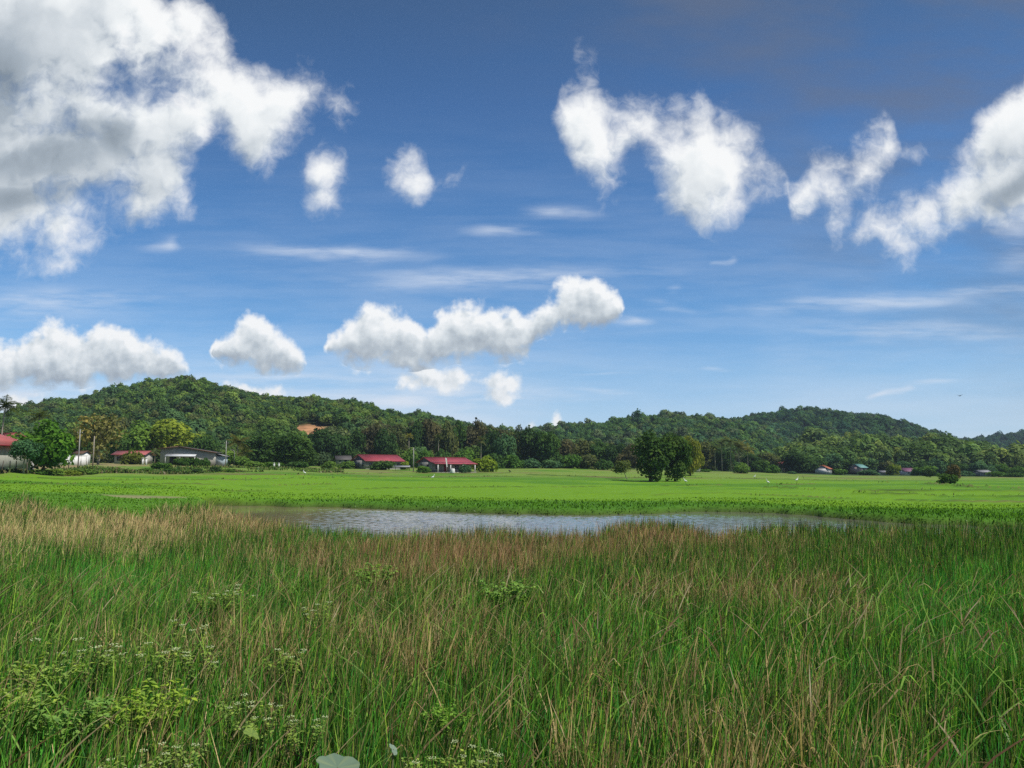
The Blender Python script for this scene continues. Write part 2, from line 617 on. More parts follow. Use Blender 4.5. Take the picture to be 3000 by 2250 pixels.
def plain(name, color, rough=0.75, var=0.25, scale=1.5, dirt=None, spec=0.25, bump=0.0):
    """a painted or rough surface: colour broken up by two sizes of noise, optional dirt colour"""
    m, g, out = material(name)
    pos = g.node('ShaderNodeTexCoord').outputs['Object']
    n1 = g.noise(pos, scale, 6, 0.6)
    n2 = g.noise(pos, scale * 9, 4, 0.6)
    f = g.add(g.mul(n1, 0.65), g.mul(n2, 0.35))
    lo = tuple(c * (1 - var) for c in color)
    hi = tuple(min(1, c * (1 + var * 0.7)) for c in color)
    c = g.ramp(f, [(0.3, lo), (0.7, hi)])
    if dirt:
        streak = g.noise(g.mapping(pos, scale=(3.0, 3.0, 0.5)), 1.4, 5, 0.65)
        c = g.mix(g.smooth(streak, 0.52, 0.72), c, dirt)
    nm = None
    if bump:
        bn = g.node('ShaderNodeBump')
        bn.inputs['Strength'].default_value = bump
        bn.inputs['Distance'].default_value = 0.02
        g.put(bn.inputs['Height'], n2)
        nm = bn.outputs[0]
    principled(g, out, c, rough, spec, bump=nm)
    return m


def roofing(name, color, pitch=0.25, faded=None):
    """corrugated sheet running down the slope (object x is the ridge)"""
    m, g, out = material(name)
    tc = g.node('ShaderNodeTexCoord').outputs['Object']
    w = g.node('ShaderNodeTexWave', wave_type='BANDS', bands_direction='X', wave_profile='SIN')
    g.put(w.inputs['Vector'], tc)
    w.inputs['Scale'].default_value = 1.0 / pitch * 0.5
    w.inputs['Distortion'].default_value = 0.0
    n = g.noise(g.mapping(tc, scale=(1.0, 0.35, 0.35)), 0.9, 6, 0.65)
    n2 = g.noise(tc, 6.0, 4, 0.6)
    c = g.ramp(g.add(g.mul(n, 0.7), g.mul(n2, 0.3)), [(0.32, tuple(c * 0.72 for c in color)), (0.55, color), (0.72, faded or tuple(min(1, c * 1.25) for c in color))])
    c = g.mix(g.mul(g.sub(1.0, w.outputs['Fac']), 0.35), c, tuple(k * 0.5 for k in color))
    bn = g.node('ShaderNodeBump')
    bn.inputs['Strength'].default_value = 0.6
    bn.inputs['Distance'].default_value = 0.03
    g.put(bn.inputs['Height'], w.outputs['Fac'])
    principled(g, out, c, 0.55, 0.35, bump=bn.outputs[0])
    return m


def foliage(name, instanced=False, trans=0.28, gloss=0.05, vein=True):
    """leaves: the tree's own tint times the leaf's own tone, part of the light passing through"""
    m, g, out = material(name)
    if instanced:
        a = g.node('ShaderNodeAttribute', attribute_type='INSTANCER', attribute_name='tint')
        tint = a.outputs['Color']
    else:
        tint = g.node('ShaderNodeObjectInfo').outputs['Color']
    tone = g.node('ShaderNodeAttribute', attribute_type='GEOMETRY', attribute_name='tone').outputs['Fac']
    col = g.mix(1.0, tint, g.ramp(tone, [(0.0, (0.50, 0.55, 0.52)), (0.5, (1.0, 1.0, 1.0)), (1.0, (1.75, 1.45, 1.10))]), 'MULTIPLY')
    d = g.node('ShaderNodeBsdfDiffuse')
    g.put(d.inputs[0], col)
    t = g.node('ShaderNodeBsdfTranslucent')
    g.put(t.inputs[0], g.mix(1.0, col, (1.25, 1.35, 0.55), 'MULTIPLY'))
    mx = g.node('ShaderNodeMixShader')
    mx.inputs[0].default_value = trans
    g.l.new(d.outputs[0], mx.inputs[1])
    g.l.new(t.outputs[0], mx.inputs[2])
    gl = g.node('ShaderNodeBsdfGlossy')
    gl.inputs['Roughness'].default_value = 0.45
    gl.inputs[0].default_value = (0.9, 0.95, 0.9, 1)
    m2 = g.node('ShaderNodeMixShader')
    m2.inputs[0].default_value = gloss
    g.l.new(mx.outputs[0], m2.inputs[1])
    g.l.new(gl.outputs[0], m2.inputs[2])
    g.l.new(m2.outputs[0], out.inputs[0])
    return m


def blade_material(name, trans=0.3, gloss=0.04, soft=0.0):
    """grass and reeds: every blade carries its own colour; soft: how far the shading follows the sward as a whole"""
    m, g, out = material(name)
    nrm = None
    if soft:
        gn = g.node('ShaderNodeNewGeometry').outputs['Normal']
        nrm = g.vmath('NORMALIZE', g.vmath('ADD', g.vmath('SCALE', gn, scale=1 - soft), (0, 0, soft)))
    col = g.node('ShaderNodeAttribute', attribute_type='GEOMETRY', attribute_name='hue').outputs['Color']
    d = g.node('ShaderNodeBsdfDiffuse')
    g.put(d.inputs[0], col)
    if nrm is not None:
        g.put(d.inputs['Normal'], nrm)
    t = g.node('ShaderNodeBsdfTranslucent')
    g.put(t.inputs[0], g.mix(1.0, col, (1.15, 1.25, 0.7), 'MULTIPLY'))
    mx = g.node('ShaderNodeMixShader')
    mx.inputs[0].default_value = trans
    g.l.new(d.outputs[0], mx.inputs[1])
    g.l.new(t.outputs[0], mx.inputs[2])
    gl = g.node('ShaderNodeBsdfGlossy')
    gl.inputs['Roughness'].default_value = 0.4
    m2 = g.node('ShaderNodeMixShader')
    m2.inputs[0].default_value = gloss
    g.l.new(mx.outputs[0], m2.inputs[1])
    g.l.new(gl.outputs[0], m2.inputs[2])
    g.l.new(m2.outputs[0], out.inputs[0])
    return m


M_LEAF = foliage("tree_leaves", gloss=0.0)
M_LEAF_FOREST = foliage("forest_leaves", instanced=True, gloss=0.0)
M_BLADE = blade_material("reed_blades", trans=0.42, gloss=0.008, soft=0.6)
M_RICE = blade_material("rice_blades", trans=0.25, gloss=0.01, soft=0.8)
M_BARK = plain("bark", (0.13, 0.10, 0.075), 0.9, 0.45, 3.0, bump=0.6)
M_PALE_BARK = plain("pale_bark", (0.34, 0.30, 0.24), 0.9, 0.4, 3.0, bump=0.5)
# ------------------------------------------------------------------ ground, pond and the rice fields
COLUMNS = [
    (-800, [(30, 0.2), (40, 0.8), (60, 1.4), (80, 2.4), (150, 3.2), (300, 5)]),
    (0, [(36, 0.1), (45, .55), (65, .97), (94, 1.7), (104, 2.45), (150, 3.2), (300, 5)]),
    (200, [(38, .05), (50, .45), (70, .9), (122, 1.67), (138, 3.0), (150, 3.5), (300, 5.5)]),
    (500, [(44, 0), (55, .35), (90, 1.0), (150, 1.77), (166, 3.0), (195, 3.9), (300, 5.5)]),
    (800, [(60, 0), (100, .6), (160, 1.9), (178, 2.8), (215, 3.5), (300, 5)]),
    (1000, [(63, 0), (120, .6), (180, 1.7), (196, 2.4), (230, 3.0), (300, 4.5)]),
    (1200, [(60, 0), (120, .5), (180, 1.2), (200, 1.95), (230, 2.7), (300, 4)]),
    (1400, [(58, 0), (120, .35), (180, 1.1), (200, 1.8), (215, 2.1), (300, 4)]),
    (1600, [(56, 0), (120, .15), (180, .95), (220, 2.2), (260, 3.1), (300, 4)]),
    (1900, [(55, 0), (150, .03), (200, .7), (260, 2.3), (330, 3.5)]),
    (2100, [(55, 0), (170, .1), (220, .75), (290, 1.85), (350, 2.5)]),
    (2500, [(50, 0), (200, 0), (230, .15), (340, .5), (400, 1.5)]),
    (3000, [(45, 0), (230, -.05), (330, -.3), (420, 0)]),
    (3900, [(45, 0), (230, 0), (330, -.2), (420, 0)]),
]
WATER_Z = -0.42
POND_FAR_Y = [(540, 1474), (583, 1477), (760, 1481), (950, 1484), (1150, 1491), (1350, 1498), (1490, 1504), (1627, 1507), (1900, 1503),
              (2034, 1498), (2170, 1498), (2305, 1505), (2440, 1516), (2560, 1525), (2700, 1533), (3000, 1543), (3400, 1552)]
_pp = np.array([p for p, _ in POND_FAR_Y], float)
_pd = np.array([(CAM_H - WATER_Z) * F_PX / (y - HORIZON) for _, y in POND_FAR_Y])


def photo_x(x, y):
    return CX + F_PX * np.asarray(x) / np.maximum(np.asarray(y), 0.5) * 0.998


def base_z(x, y):
    x = np.asarray(x, float); y = np.asarray(y, float)
    px = np.clip(photo_x(x, y), -800, 3900)
    zs = np.array([np.interp(y, [p[0] for p in pts], [p[1] for p in pts]) for _, pts in COLUMNS])
    cols = np.array([c for c, _ in COLUMNS], float)
    k = np.clip(np.searchsorted(cols, px) - 1, 0, len(cols) - 2)
    t = (px - cols[k]) / (cols[k + 1] - cols[k])
    t = t * t * (3 - 2 * t) * 0.5 + t * 0.5
    flat = zs.reshape(len(cols), -1)
    idx = np.arange(flat.shape[1])
    kk = k.ravel(); tt = t.ravel()
    z = flat[kk, idx] * (1 - tt) + flat[kk + 1, idx] * tt
    z = z.reshape(x.shape)
    # the marsh in front lies lower than the fields
    return z - 0.45 * smoothstep(y, 44, 30) * smoothstep(px, -500, 500)


def pond_far(px):
    d = np.interp(px, _pp, _pd)
    return d + 0.5 * (fbm(px * 0.02, px * 0 + 3.3, 3) - 0.5) * 4


# how far the reed bed reaches: photo column -> the row of its tops
REED_TOPS = ([-400, 0, 80, 150, 300, 450, 560, 640, 700, 760, 850, 950, 1100, 1300, 1450, 1600, 1700, 1780, 1850, 1910, 2000, 2080, 2160, 2300, 2500, 2800, 3000, 3400],
             [1462, 1464, 1458, 1474, 1494, 1492, 1478, 1478, 1490, 1504, 1516, 1530, 1542, 1540, 1536, 1552, 1548, 1530, 1514, 1510, 1520, 1548, 1534, 1526, 1530, 1530, 1530, 1530])
REED_H = 0.64


def reach_of(px, row):
    lo, hi = 6.0, 60.0
    v = (HORIZON - row) / F_PX
    for _ in range(40):
        m = (lo + hi) / 2
        if CAM_H + v * m > float(base_z(np.array((px - CX) / F_PX * m), np.array(m))) + REED_H:
            lo = m
        else:
            hi = m
    return lo


_rp = np.arange(-400, 3401, 20)
_rd = np.array([reach_of(p, r_) for p, r_ in zip(_rp, np.interp(_rp, *REED_TOPS))])


def reed_reach(px):
    return np.interp(px, _rp, _rd)


def pond_near(px):
    return np.minimum(reed_reach(px) - 1.0, 40)


def pond_depth(x, y):
    """0 outside the pond, 1 well inside"""
    px = photo_x(x, y)
    wob = (fbm(np.asarray(x) * 0.35, np.asarray(y) * 0.35, 3) - 0.5) * 1.6
    e = np.minimum(pond_far(px) - y + wob, y - pond_near(px) + wob)
    side = np.minimum(px - 620, 3350 - px) * np.asarray(y) / F_PX + wob
    e = np.minimum(e, side)
    return smoothstep(e, -0.9, 1.6)


PUDDLE = at(425, 1455, 60.0)


def puddle_in(x, y):
    r = np.sqrt(((x - PUDDLE.x) / 2.4) ** 2 + ((y - PUDDLE.y) / 1.5) ** 2) + (fbm(x * .8, y * .8, 3) - .5) * 1.2
    return smoothstep(r, 1.6, 1.0)


# bunds between the paddies: (photo points, width, height)
BUNDS = [([(-200, 1403), (120, 1404), (330, 1410), (700, 1408), (1000, 1401), (1300, 1399), (1560, 1398)], 1.0, .25),
         ([(-200, 1425), (150, 1422), (380, 1420), (640, 1424), (980, 1420)], .7, .22),
         ([(560, 1441), (900, 1437), (1300, 1431), (1700, 1428), (2050, 1424), (2400, 1420)], .6, .2),
         ([(1690, 1450), (1800, 1449), (1960, 1452), (2130, 1447), (2300, 1455), (2500, 1464), (2750, 1472), (3200, 1478)], .6, .2),
         ([(2230, 1430), (2330, 1432), (2440, 1438), (2600, 1441), (3000, 1444), (3200, 1445)], .9, .3),
         ([(2520, 1412), (2700, 1418), (2870, 1430), (3020, 1436), (3200, 1437)], 1.2, .45),
         ([(2500, 1450), (2720, 1452), (2800, 1458), (2960, 1460), (3200, 1456)], .8, .25),
         ([(1540, 1392), (1700, 1397), (1850, 1402), (2060, 1403), (2300, 1406), (2520, 1410)], 1.5, .3),
         ([(600, 1391), (820, 1394), (1000, 1390), (1250, 1388), (1500, 1389)], 1.4, .3)]


def flat_at(px, py):
    """the point of the bare ground seen at a photo pixel"""
    u, v = ray(px, py)
    lo, hi = 8.0, 420.0
    for d in np.geomspace(8, 420, 260):
        if CAM_H + v * d <= float(base_z(np.array(u * d), np.array(d))):
            return u * d, d
    return u * hi, hi


def resample(pts, step):
    out = []
    for (x0, y0), (x1, y1) in zip(pts, pts[1:]):
        n = max(1, int(math.hypot(x1 - x0, y1 - y0) / step))
        for k in range(n):
            t = k / n
            out.append((x0 + (x1 - x0) * t, y0 + (y1 - y0) * t))
    out.append(pts[-1])
    return np.array(out)


BUND_PTS = []
for pts, w, h in BUNDS:
    p = resample([flat_at(*q) for q in pts], 0.8)
    k = np.arange(len(p))
    p[:, 1] += (fbm(k * 0.06, k * 0 + len(pts), 4) - 0.5) * 3.0
    BUND_PTS.append((p, w, h))


def bund_z(x, y):
    z = np.zeros_like(np.asarray(x, float))
    for p, w, h in BUND_PTS:
        order = np.argsort(p[:, 0])
        yy = np.interp(x, p[order, 0], p[order, 1], left=-1e6, right=-1e6)
        z = np.maximum(z, h * np.exp(-((y - yy) / w) ** 2))
    return z


def ground_z(x, y):
    x = np.asarray(x, float); y = np.asarray(y, float)
    z = base_z(x, y)
    z = z + (fbm(x * 0.25, y * 0.25, 3) - 0.5) * 0.14
    z = z + bund_z(x, y)
    z = z - pond_depth(x, y) * (z + 1.1)
    z = z - puddle_in(x, y) * 0.06
    return z


def gz(x, y):
    return float(ground_z(np.array([x]), np.array([y]))[0])


def field_tone(x, y):
    """what grows where: colour of the ground cover (linear), following the paddies"""
    px = photo_x(x, y)
    n = fbm(x * 0.10, y * 0.10, 4)
    n2 = fbm(x * 0.02 + 5, y * 0.075, 4)
    n3 = fbm(x * 0.5, y * 0.5, 3)
    bright = np.array([0.128, 0.262, 0.014]); mid = np.array([0.078, 0.192, 0.014]); dark = np.array([0.058, 0.158, 0.012])
    pale = np.array([0.160, 0.235, 0.045]); brown = np.array([0.185, 0.150, 0.070])
    t = smoothstep(n2 + 0.5 * (n - .5) + .25 * (n3 - .5), 0.40, 0.60)[..., None]
    c = mid * (1 - t) + bright * t
    # far, rough pasture
    far = smoothstep(y, np.interp(px, [0, 500, 1000, 1500, 2000, 3000], [88, 120, 165, 150, 150, 165]), np.interp(px, [0, 500, 1000, 1500, 2000, 3000], [105, 150, 190, 200, 220, 240]))
    tp = (far * smoothstep(n + 0.2 * n3, 0.35, 0.62) * 0.9)[..., None]
    c = c * (1 - tp) + pale * tp
    tb = (far * smoothstep(fbm(x * 0.03 + 9, y * 0.16, 4), 0.54, 0.68) * 0.8)[..., None]
    c = c * (1 - tb) + brown * tb
    # tall dark sedge behind the pond
    pf = pond_far(px)
    wide = np.interp(px, [540, 900, 1200, 1600, 2000, 2300, 2600, 3000], [2, 5, 13, 15, 10, 6, 9, 8])
    near = smoothstep(y, pf + wide * 1.1, pf + wide * 0.45) * smoothstep(y, 20, 35) * smoothstep(px, 540, 900)
    near = (near * (0.75 + 0.5 * (n - 0.5)))[..., None]
    c = c * (1 - near) + dark * near
    b = (smoothstep(bund_z(x, y), 0.04, 0.18) * smoothstep(fbm(x * .06, y * .2, 3), 0.26, 0.52) * 0.95)[..., None]
    c = c * (1 - b) + (np.array([0.060, 0.100, 0.016]) * smoothstep(n, .35, .6)[..., None] + brown * .75 * (1 - smoothstep(n, .35, .6)[..., None])) * b
    # mud at the water's edge; darker ground under the reeds
    mud = np.array([0.060, 0.048, 0.026])
    e = np.clip(pond_depth(x, y) * 1.6, 0, 1)[..., None]
    c = c * (1 - e) + mud * e
    u = (smoothstep(y, reed_reach(px) + 2.0, reed_reach(px) - 1.5) * 0.85)[..., None]
    c = c * (1 - u) + np.array([0.035, 0.04, 0.015]) * u
    w = (puddle_in(x, y) * .8)[..., None]                    # a wet bare patch
    c = c * (1 - w) + np.array([0.25, 0.22, 0.12]) * w
    # bare earth of the yards
    yard = smoothstep(y, np.interp(px, [0, 200, 500, 700], [96, 132, 166, 180]), np.interp(px, [0, 200, 500, 700], [104, 140, 176, 190])) * smoothstep(px, 760, 640)
    yd = (yard * smoothstep(n3 * 0.5 + n * 0.5, 0.4, 0.6) * 0.8)[..., None]
    c = c * (1 - yd) + np.array([0.29, 0.21, 0.12]) * yd
    return np.clip(c, 0.005, 1)


def ground_material():
    m, g, out = material("ground_cover")
    geo = g.node('ShaderNodeNewGeometry').outputs['Position']
    col = g.node('ShaderNodeAttribute', attribute_type='GEOMETRY', attribute_name='hue').outputs['Color']
    n = g.noise(g.mapping(geo, scale=(0.6, 1.6, 1)), 1.0, 6, 0.7)
    f = g.noise(g.mapping(geo, scale=(1.0, 2.5, 1)), 5.0, 3, 0.7)
    k = g.ramp(g.add(g.mul(n, 0.55), g.mul(f, 0.45)), [(0.28, (0.50, 0.55, 0.5)), (0.5, (1, 1, 1)), (0.74, (1.45, 1.3, 1.2))])
    c = g.mix(1.0, col, k, 'MULTIPLY')
    b = g.node('ShaderNodeBump')
    b.inputs['Strength'].default_value = 0.4
    b.inputs['Distance'].default_value = 0.15
    g.put(b.inputs['Height'], g.add(n, g.mul(f, 0.5)))
    principled(g, out, c, 0.9, 0.1, bump=b.outputs[0])
    return m


# the ground: one sheet, fine where it is near, reaching the horizon
rows = np.concatenate([np.linspace(-220, -10, 12), np.linspace(-6, 1.0, 8), np.geomspace(1.6, 460, 560), np.geomspace(480, 1900, 24)])
ss = np.concatenate([np.linspace(-1.6, -0.80, 25), np.linspace(-0.79, 0.79, 420), np.linspace(0.80, 1.6, 25)])
YY, SS = np.meshgrid(rows, ss, indexing='ij')
XX = SS * np.maximum(np.abs(YY), 12.0 + 0 * YY)
front_ = YY > 1.0
ZZ = np.where(front_, ground_z(XX, np.maximum(YY, 1.01)), -0.2)
ZZ = np.where(YY > 420, -0.4 + 0 * YY, ZZ)
hue = np.where(front_[..., None], field_tone(XX, np.maximum(YY, 1.01)), np.array([0.05, 0.08, 0.02]))
hue = np.where((YY > 300)[..., None], np.array([0.03, 0.06, 0.02]), hue)
nr, nc = YY.shape
ii = np.arange(nr * nc).reshape(nr, nc)
quads = np.stack([ii[:-1, :-1], ii[:-1, 1:], ii[1:, 1:], ii[1:, :-1]], -1).reshape(-1, 4)
me = mesh_from("ground", np.stack([XX, YY, ZZ], -1).reshape(-1, 3), quads, None, {'hue': ('FLOAT_COLOR', hue.reshape(-1, 3))}, (ground_material(),), True)
tag(link("ground", me), kind='structure')


def water_material():
    m, g, out = material("muddy_water")
    pos = g.node('ShaderNodeNewGeometry').outputs['Position']
    n = g.noise(g.mapping(pos, scale=(0.5, 1.3, 1)), 1.6, 3, 0.5)
    n2 = g.noise(g.mapping(pos, scale=(0.14, 0.5, 1)), 0.8, 3, 0.5)
    b = g.node('ShaderNodeBump')
    b.inputs['Strength'].default_value = 0.12
    b.inputs['Distance'].default_value = 0.035
    g.put(b.inputs['Height'], g.mul(n, g.smooth(n2, 0.30, 0.62)))
    mud = g.ramp(g.noise(pos, 0.2, 4, 0.6), [(0.3, (0.19, 0.145, 0.085)), (0.7, (0.27, 0.21, 0.13))])
    sp = g.node('ShaderNodeSeparateXYZ')
    g.put(sp.inputs[0], pos)
    muddy = g.smooth(g.add(sp.outputs[0], g.mul(g.noise(pos, 0.12, 3, 0.5), 6.0)), 1.0, -13.0)      # silt stirred up at the shallow left end
    p = principled(g, out, g.mix(muddy, (0.15, 0.14, 0.115), mud), 0.06, 0.5, bump=b.outputs[0])
    p.inputs['IOR'].default_value = 1.33
    return m


M_WATER = water_material()
# wind ripples as real waves, so that the water also mirrors the higher sky; calm towards both ends
wy, ws = np.meshgrid(np.geomspace(21, 72, 900), np.linspace(-0.42, 0.70, 760), indexing='ij')
wx = ws * wy
wr = np.random.default_rng(5)
wz = np.zeros_like(wy)
for lam in (0.30, 0.36, 0.43, 0.52, 0.62, 0.78):
    a = rad(wr.uniform(40, 140))
    ph = wr.uniform(0, 6.28)
    warp = (fbm(wx * .35 + lam * 90, wy * .35, 3) - .5) * 14
    wz += lam * 0.0050 * np.sin(2 * np.pi / lam * (wx * math.cos(a) + wy * math.sin(a)) + ph + warp)
wpx = photo_x(wx, wy)
calm = smoothstep(wpx, 760, 1250) * smoothstep(wpx, 2150, 1780) * (0.75 + .5 * fbm(wx * .1, wy * .25, 3)) + 0.16
nv = wy.size
ii = np.arange(nv).reshape(wy.shape)
quads = np.stack([ii[:-1, :-1], ii[:-1, 1:], ii[1:, 1:], ii[1:, :-1]], -1).reshape(-1, 4)
keep = (pond_depth(wx, wy) > 0.0).ravel()
quads = quads[keep[quads].any(1)]
used = np.unique(quads)
remap = np.zeros(nv, int); remap[used] = np.arange(len(used))
wv = np.stack([wx, wy, WATER_Z + wz * calm], -1).reshape(-1, 3)[used]
tag(link("pond_water", mesh_from("pond_water", wv, remap[quads], None, None, (M_WATER,), True)), kind='structure')

# ------------------------------------------------------------------ blades of grass, built in bulk
def blades(base, height, width, lean_dir, lean, hue_base, hue_tip, segs=3, kink=None, rng=RNG, curl=1.6):
    """arrays of one value per blade -> vertices, quads, colours.  Each blade is a tapering, bending strip.
    kink: share of the height at which a broken blade folds over (nan: unbroken)"""
    n = len(base)
    fac = rng.uniform(0, 2 * np.pi, n)                       # which way the strip faces
    wx, wy_ = np.cos(fac), np.sin(fac)
    t = np.linspace(0, 1, segs + 1)
    dirx, diry = np.cos(lean_dir), np.sin(lean_dir)
    V = np.zeros((n, segs + 1, 2, 3), np.float32)
    Hh = np.zeros((n, segs + 1, 2, 3), np.float32)
    for k, tk in enumerate(t):
        out_ = lean * tk ** curl
        up = tk * np.sqrt(np.maximum(1 - (lean * tk ** (curl - 1)) ** 2 * 0.45, 0.15))
        if kink is not None:
            broken = ~np.isnan(kink) & (tk > np.nan_to_num(kink, nan=2.0))
            kk = np.nan_to_num(kink, nan=1.0)
            extra = tk - kk
            ang = np.where(broken, 1, 0)
            o0 = lean * kk ** curl; u0 = kk
            out_ = np.where(broken, o0 + extra * 0.86, out_)
            up = np.where(broken, u0 - extra * (0.15 + 0.55 * (fac / 6.283)), up)
        w = width * (1 - tk ** 1.8) * (0.75 + 0.25 * min(1, tk * 5)) + width * 0.06
        cx = base[:, 0] + dirx * out_ * height
        cy = base[:, 1] + diry * out_ * height
        cz = base[:, 2] + up * height
        for s_, sg in ((0, -0.5), (1, 0.5)):
            V[:, k, s_, 0] = cx + sg * w * wx
            V[:, k, s_, 1] = cy + sg * w * wy_
            V[:, k, s_, 2] = cz
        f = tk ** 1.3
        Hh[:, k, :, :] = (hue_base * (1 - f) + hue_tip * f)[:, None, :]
    idx = np.arange(n * (segs + 1) * 2).reshape(n, segs + 1, 2)
    Q = np.stack([idx[:, :-1, 0], idx[:, :-1, 1], idx[:, 1:, 1], idx[:, 1:, 0]], -1).reshape(-1, 4)
    return V.reshape(-1, 3), Q, Hh.reshape(-1, 3)


def merge(parts):
    vs, qs, hs, o = [], [], [], 0
    for v, q, h in parts:
        vs.append(v); qs.append(q + o); hs.append(h)
        o += len(v)
    return np.concatenate(vs), np.concatenate(qs), np.concatenate(hs)


# young rice, taller sedge behind the pond and the rough grass of the bunds
def wedge(n, d0, d1, s0, s1, power=1.0):
    d = d0 * (d1 / d0) ** (RNG.random(n) ** power)
    s = RNG.uniform(s0, s1, n)
    return s * d, d


parts = []
x, y = wedge(190000, 24, 150, -0.80, 0.80)
okk = (pond_depth(x, y) < 0.42) & (puddle_in(x, y) < 0.1) & (y > reed_reach(photo_x(x, y)) - 1.5)
x, y = x[okk], y[okk]
z = ground_z(x, y)
sel = (RNG.random(len(x)) < smoothstep(y, 60, 42)) | ((y < pond_far(photo_x(x, y)) + 16) & (RNG.random(len(x)) < .6))
x, y, z = x[sel], y[sel], z[sel]
px = photo_x(x, y)
pf = pond_far(px)
wide = np.interp(px, [540, 900, 1200, 1600, 2000, 2300, 2600, 3000], [2, 5, 13, 15, 10, 6, 9, 8])
sedge = smoothstep(y, pf + wide * 1.15, pf + wide * 0.5) * smoothstep(px, 540, 900)
bd = smoothstep(bund_z(x, y), 0.06, 0.2)
h = 0.06 + 0.07 * RNG.random(len(x)) + 0.09 * sedge * (0.3 + 0.9 * RNG.random(len(x))) + 0.06 * bd + 0.12 * smoothstep(y, 45, 30)
w = np.clip(0.0016 * y, 0.03, 0.20) * (0.6 + 0.8 * RNG.random(len(x)))
hb = field_tone(x, y) * (0.95 + 0.5 * RNG.random((len(x), 1)))
ht = hb * np.array([1.2, 1.18, 1.0])
v, q, hh = blades(np.stack([x, y, z - 0.02], -1), h, w, RNG.uniform(0, 6.28, len(x)), RNG.uniform(0.15, 0.85, len(x)), hb, ht, 2)
tag(link("rice_grass", mesh_from("rice_grass", v, q, None, {'hue': ('FLOAT_COLOR', hh)}, (M_RICE,))),
    'short bright green rice and grass covering the flat fields beyond the pond', 'rice field', kind='stuff')

# dry clumps along the bunds
bx, by, bw = [], [], []
for p, w_, h_ in BUND_PTS:
    n = int(len(p) * 2.2)
    k = RNG.integers(0, len(p), n)
    bx.append(p[k, 0] + RNG.normal(0, 0.5, n)); by.append(p[k, 1] + RNG.normal(0, w_ * 0.5, n)); bw.append(np.full(n, h_))
x, y, hb_ = np.concatenate(bx), np.concatenate(by), np.concatenate(bw)
cl = smoothstep(fbm(x * 0.09, y * 0.2, 4), 0.47, 0.62)
keep = (RNG.random(len(x)) < 0.05 + cl * .9) & (pond_depth(x, y) < 0.1)
x, y, hb_, cl = x[keep], y[keep], hb_[keep], cl[keep]
pal = np.array([[0.085, 0.150, 0.025], [0.15, 0.18, 0.05], [0.23, 0.19, 0.09], [0.06, 0.12, 0.02]])
c = pal[RNG.integers(0, 4, len(x))] * (0.7 + 0.6 * RNG.random((len(x), 1)))
v, q, hh = blades(np.stack([x, y, ground_z(x, y) - 0.03], -1), (0.06 + 0.26 * RNG.random(len(x)) * (0.1 + cl)), np.clip(0.0013 * y, .05, .22) * (.4 + RNG.random(len(x))), RNG.uniform(0, 6.28, len(x)), RNG.uniform(0.1, 0.7, len(x)), c * 0.8, c * 1.15, 2)
tag(link("bund_grass", mesh_from("bund_grass", v, q, None, {'hue': ('FLOAT_COLOR', hh)}, (M_RICE,))),
    'rough brownish grass along the low banks between the rice paddies', 'grass', kind='stuff')

# rank herbs over the bank below the village
n = 15000
pxb = RNG.uniform(-150, 1010, n)
d0 = np.interp(pxb, [-150, 0, 200, 500, 800, 1000], [92, 97, 118, 144, 166, 184])
d1 = np.interp(pxb, [-150, 0, 200, 500, 800, 1000], [100, 106, 136, 166, 196, 212])
y = d0 + (d1 - d0) * RNG.random(n) ** 1.3
x = (pxb - CX) / F_PX * y
cl = fbm(x * .16, y * .16 + 4, 3)
keep = RNG.random(n) < smoothstep(cl, .36, .60) * np.interp(pxb, [-150, 40, 110, 700, 1010], [.1, .15, 1, 1, .5])
x, y, cl = x[keep], y[keep], cl[keep]
pal = np.array([[.075, .155, .025], [.12, .20, .03], [.05, .11, .025], [.15, .19, .05], [.17, .145, .07]])
c = pal[np.clip((cl * 6 - 1 + RNG.normal(0, 1.0, len(x))), 0, 4.99).astype(int)] * (.7 + .6 * RNG.random((len(x), 1)))
v, q, hh = blades(np.stack([x, y, ground_z(x, y) - .03], -1), .22 + .55 * RNG.random(len(x)) * smoothstep(cl, .4, .6), .16 + .22 * RNG.random(len(x)), RNG.uniform(0, 6.28, len(x)), RNG.uniform(.2, .95, len(x)), c * .85, c * 1.15, 2)
tag(link("bank_weeds", mesh_from("bank_weeds", v, q, None, {'hue': ('FLOAT_COLOR', hh)}, (M_RICE,))),
    'rank leafy herbs and grass covering the bank below the village', 'weeds', kind='stuff')
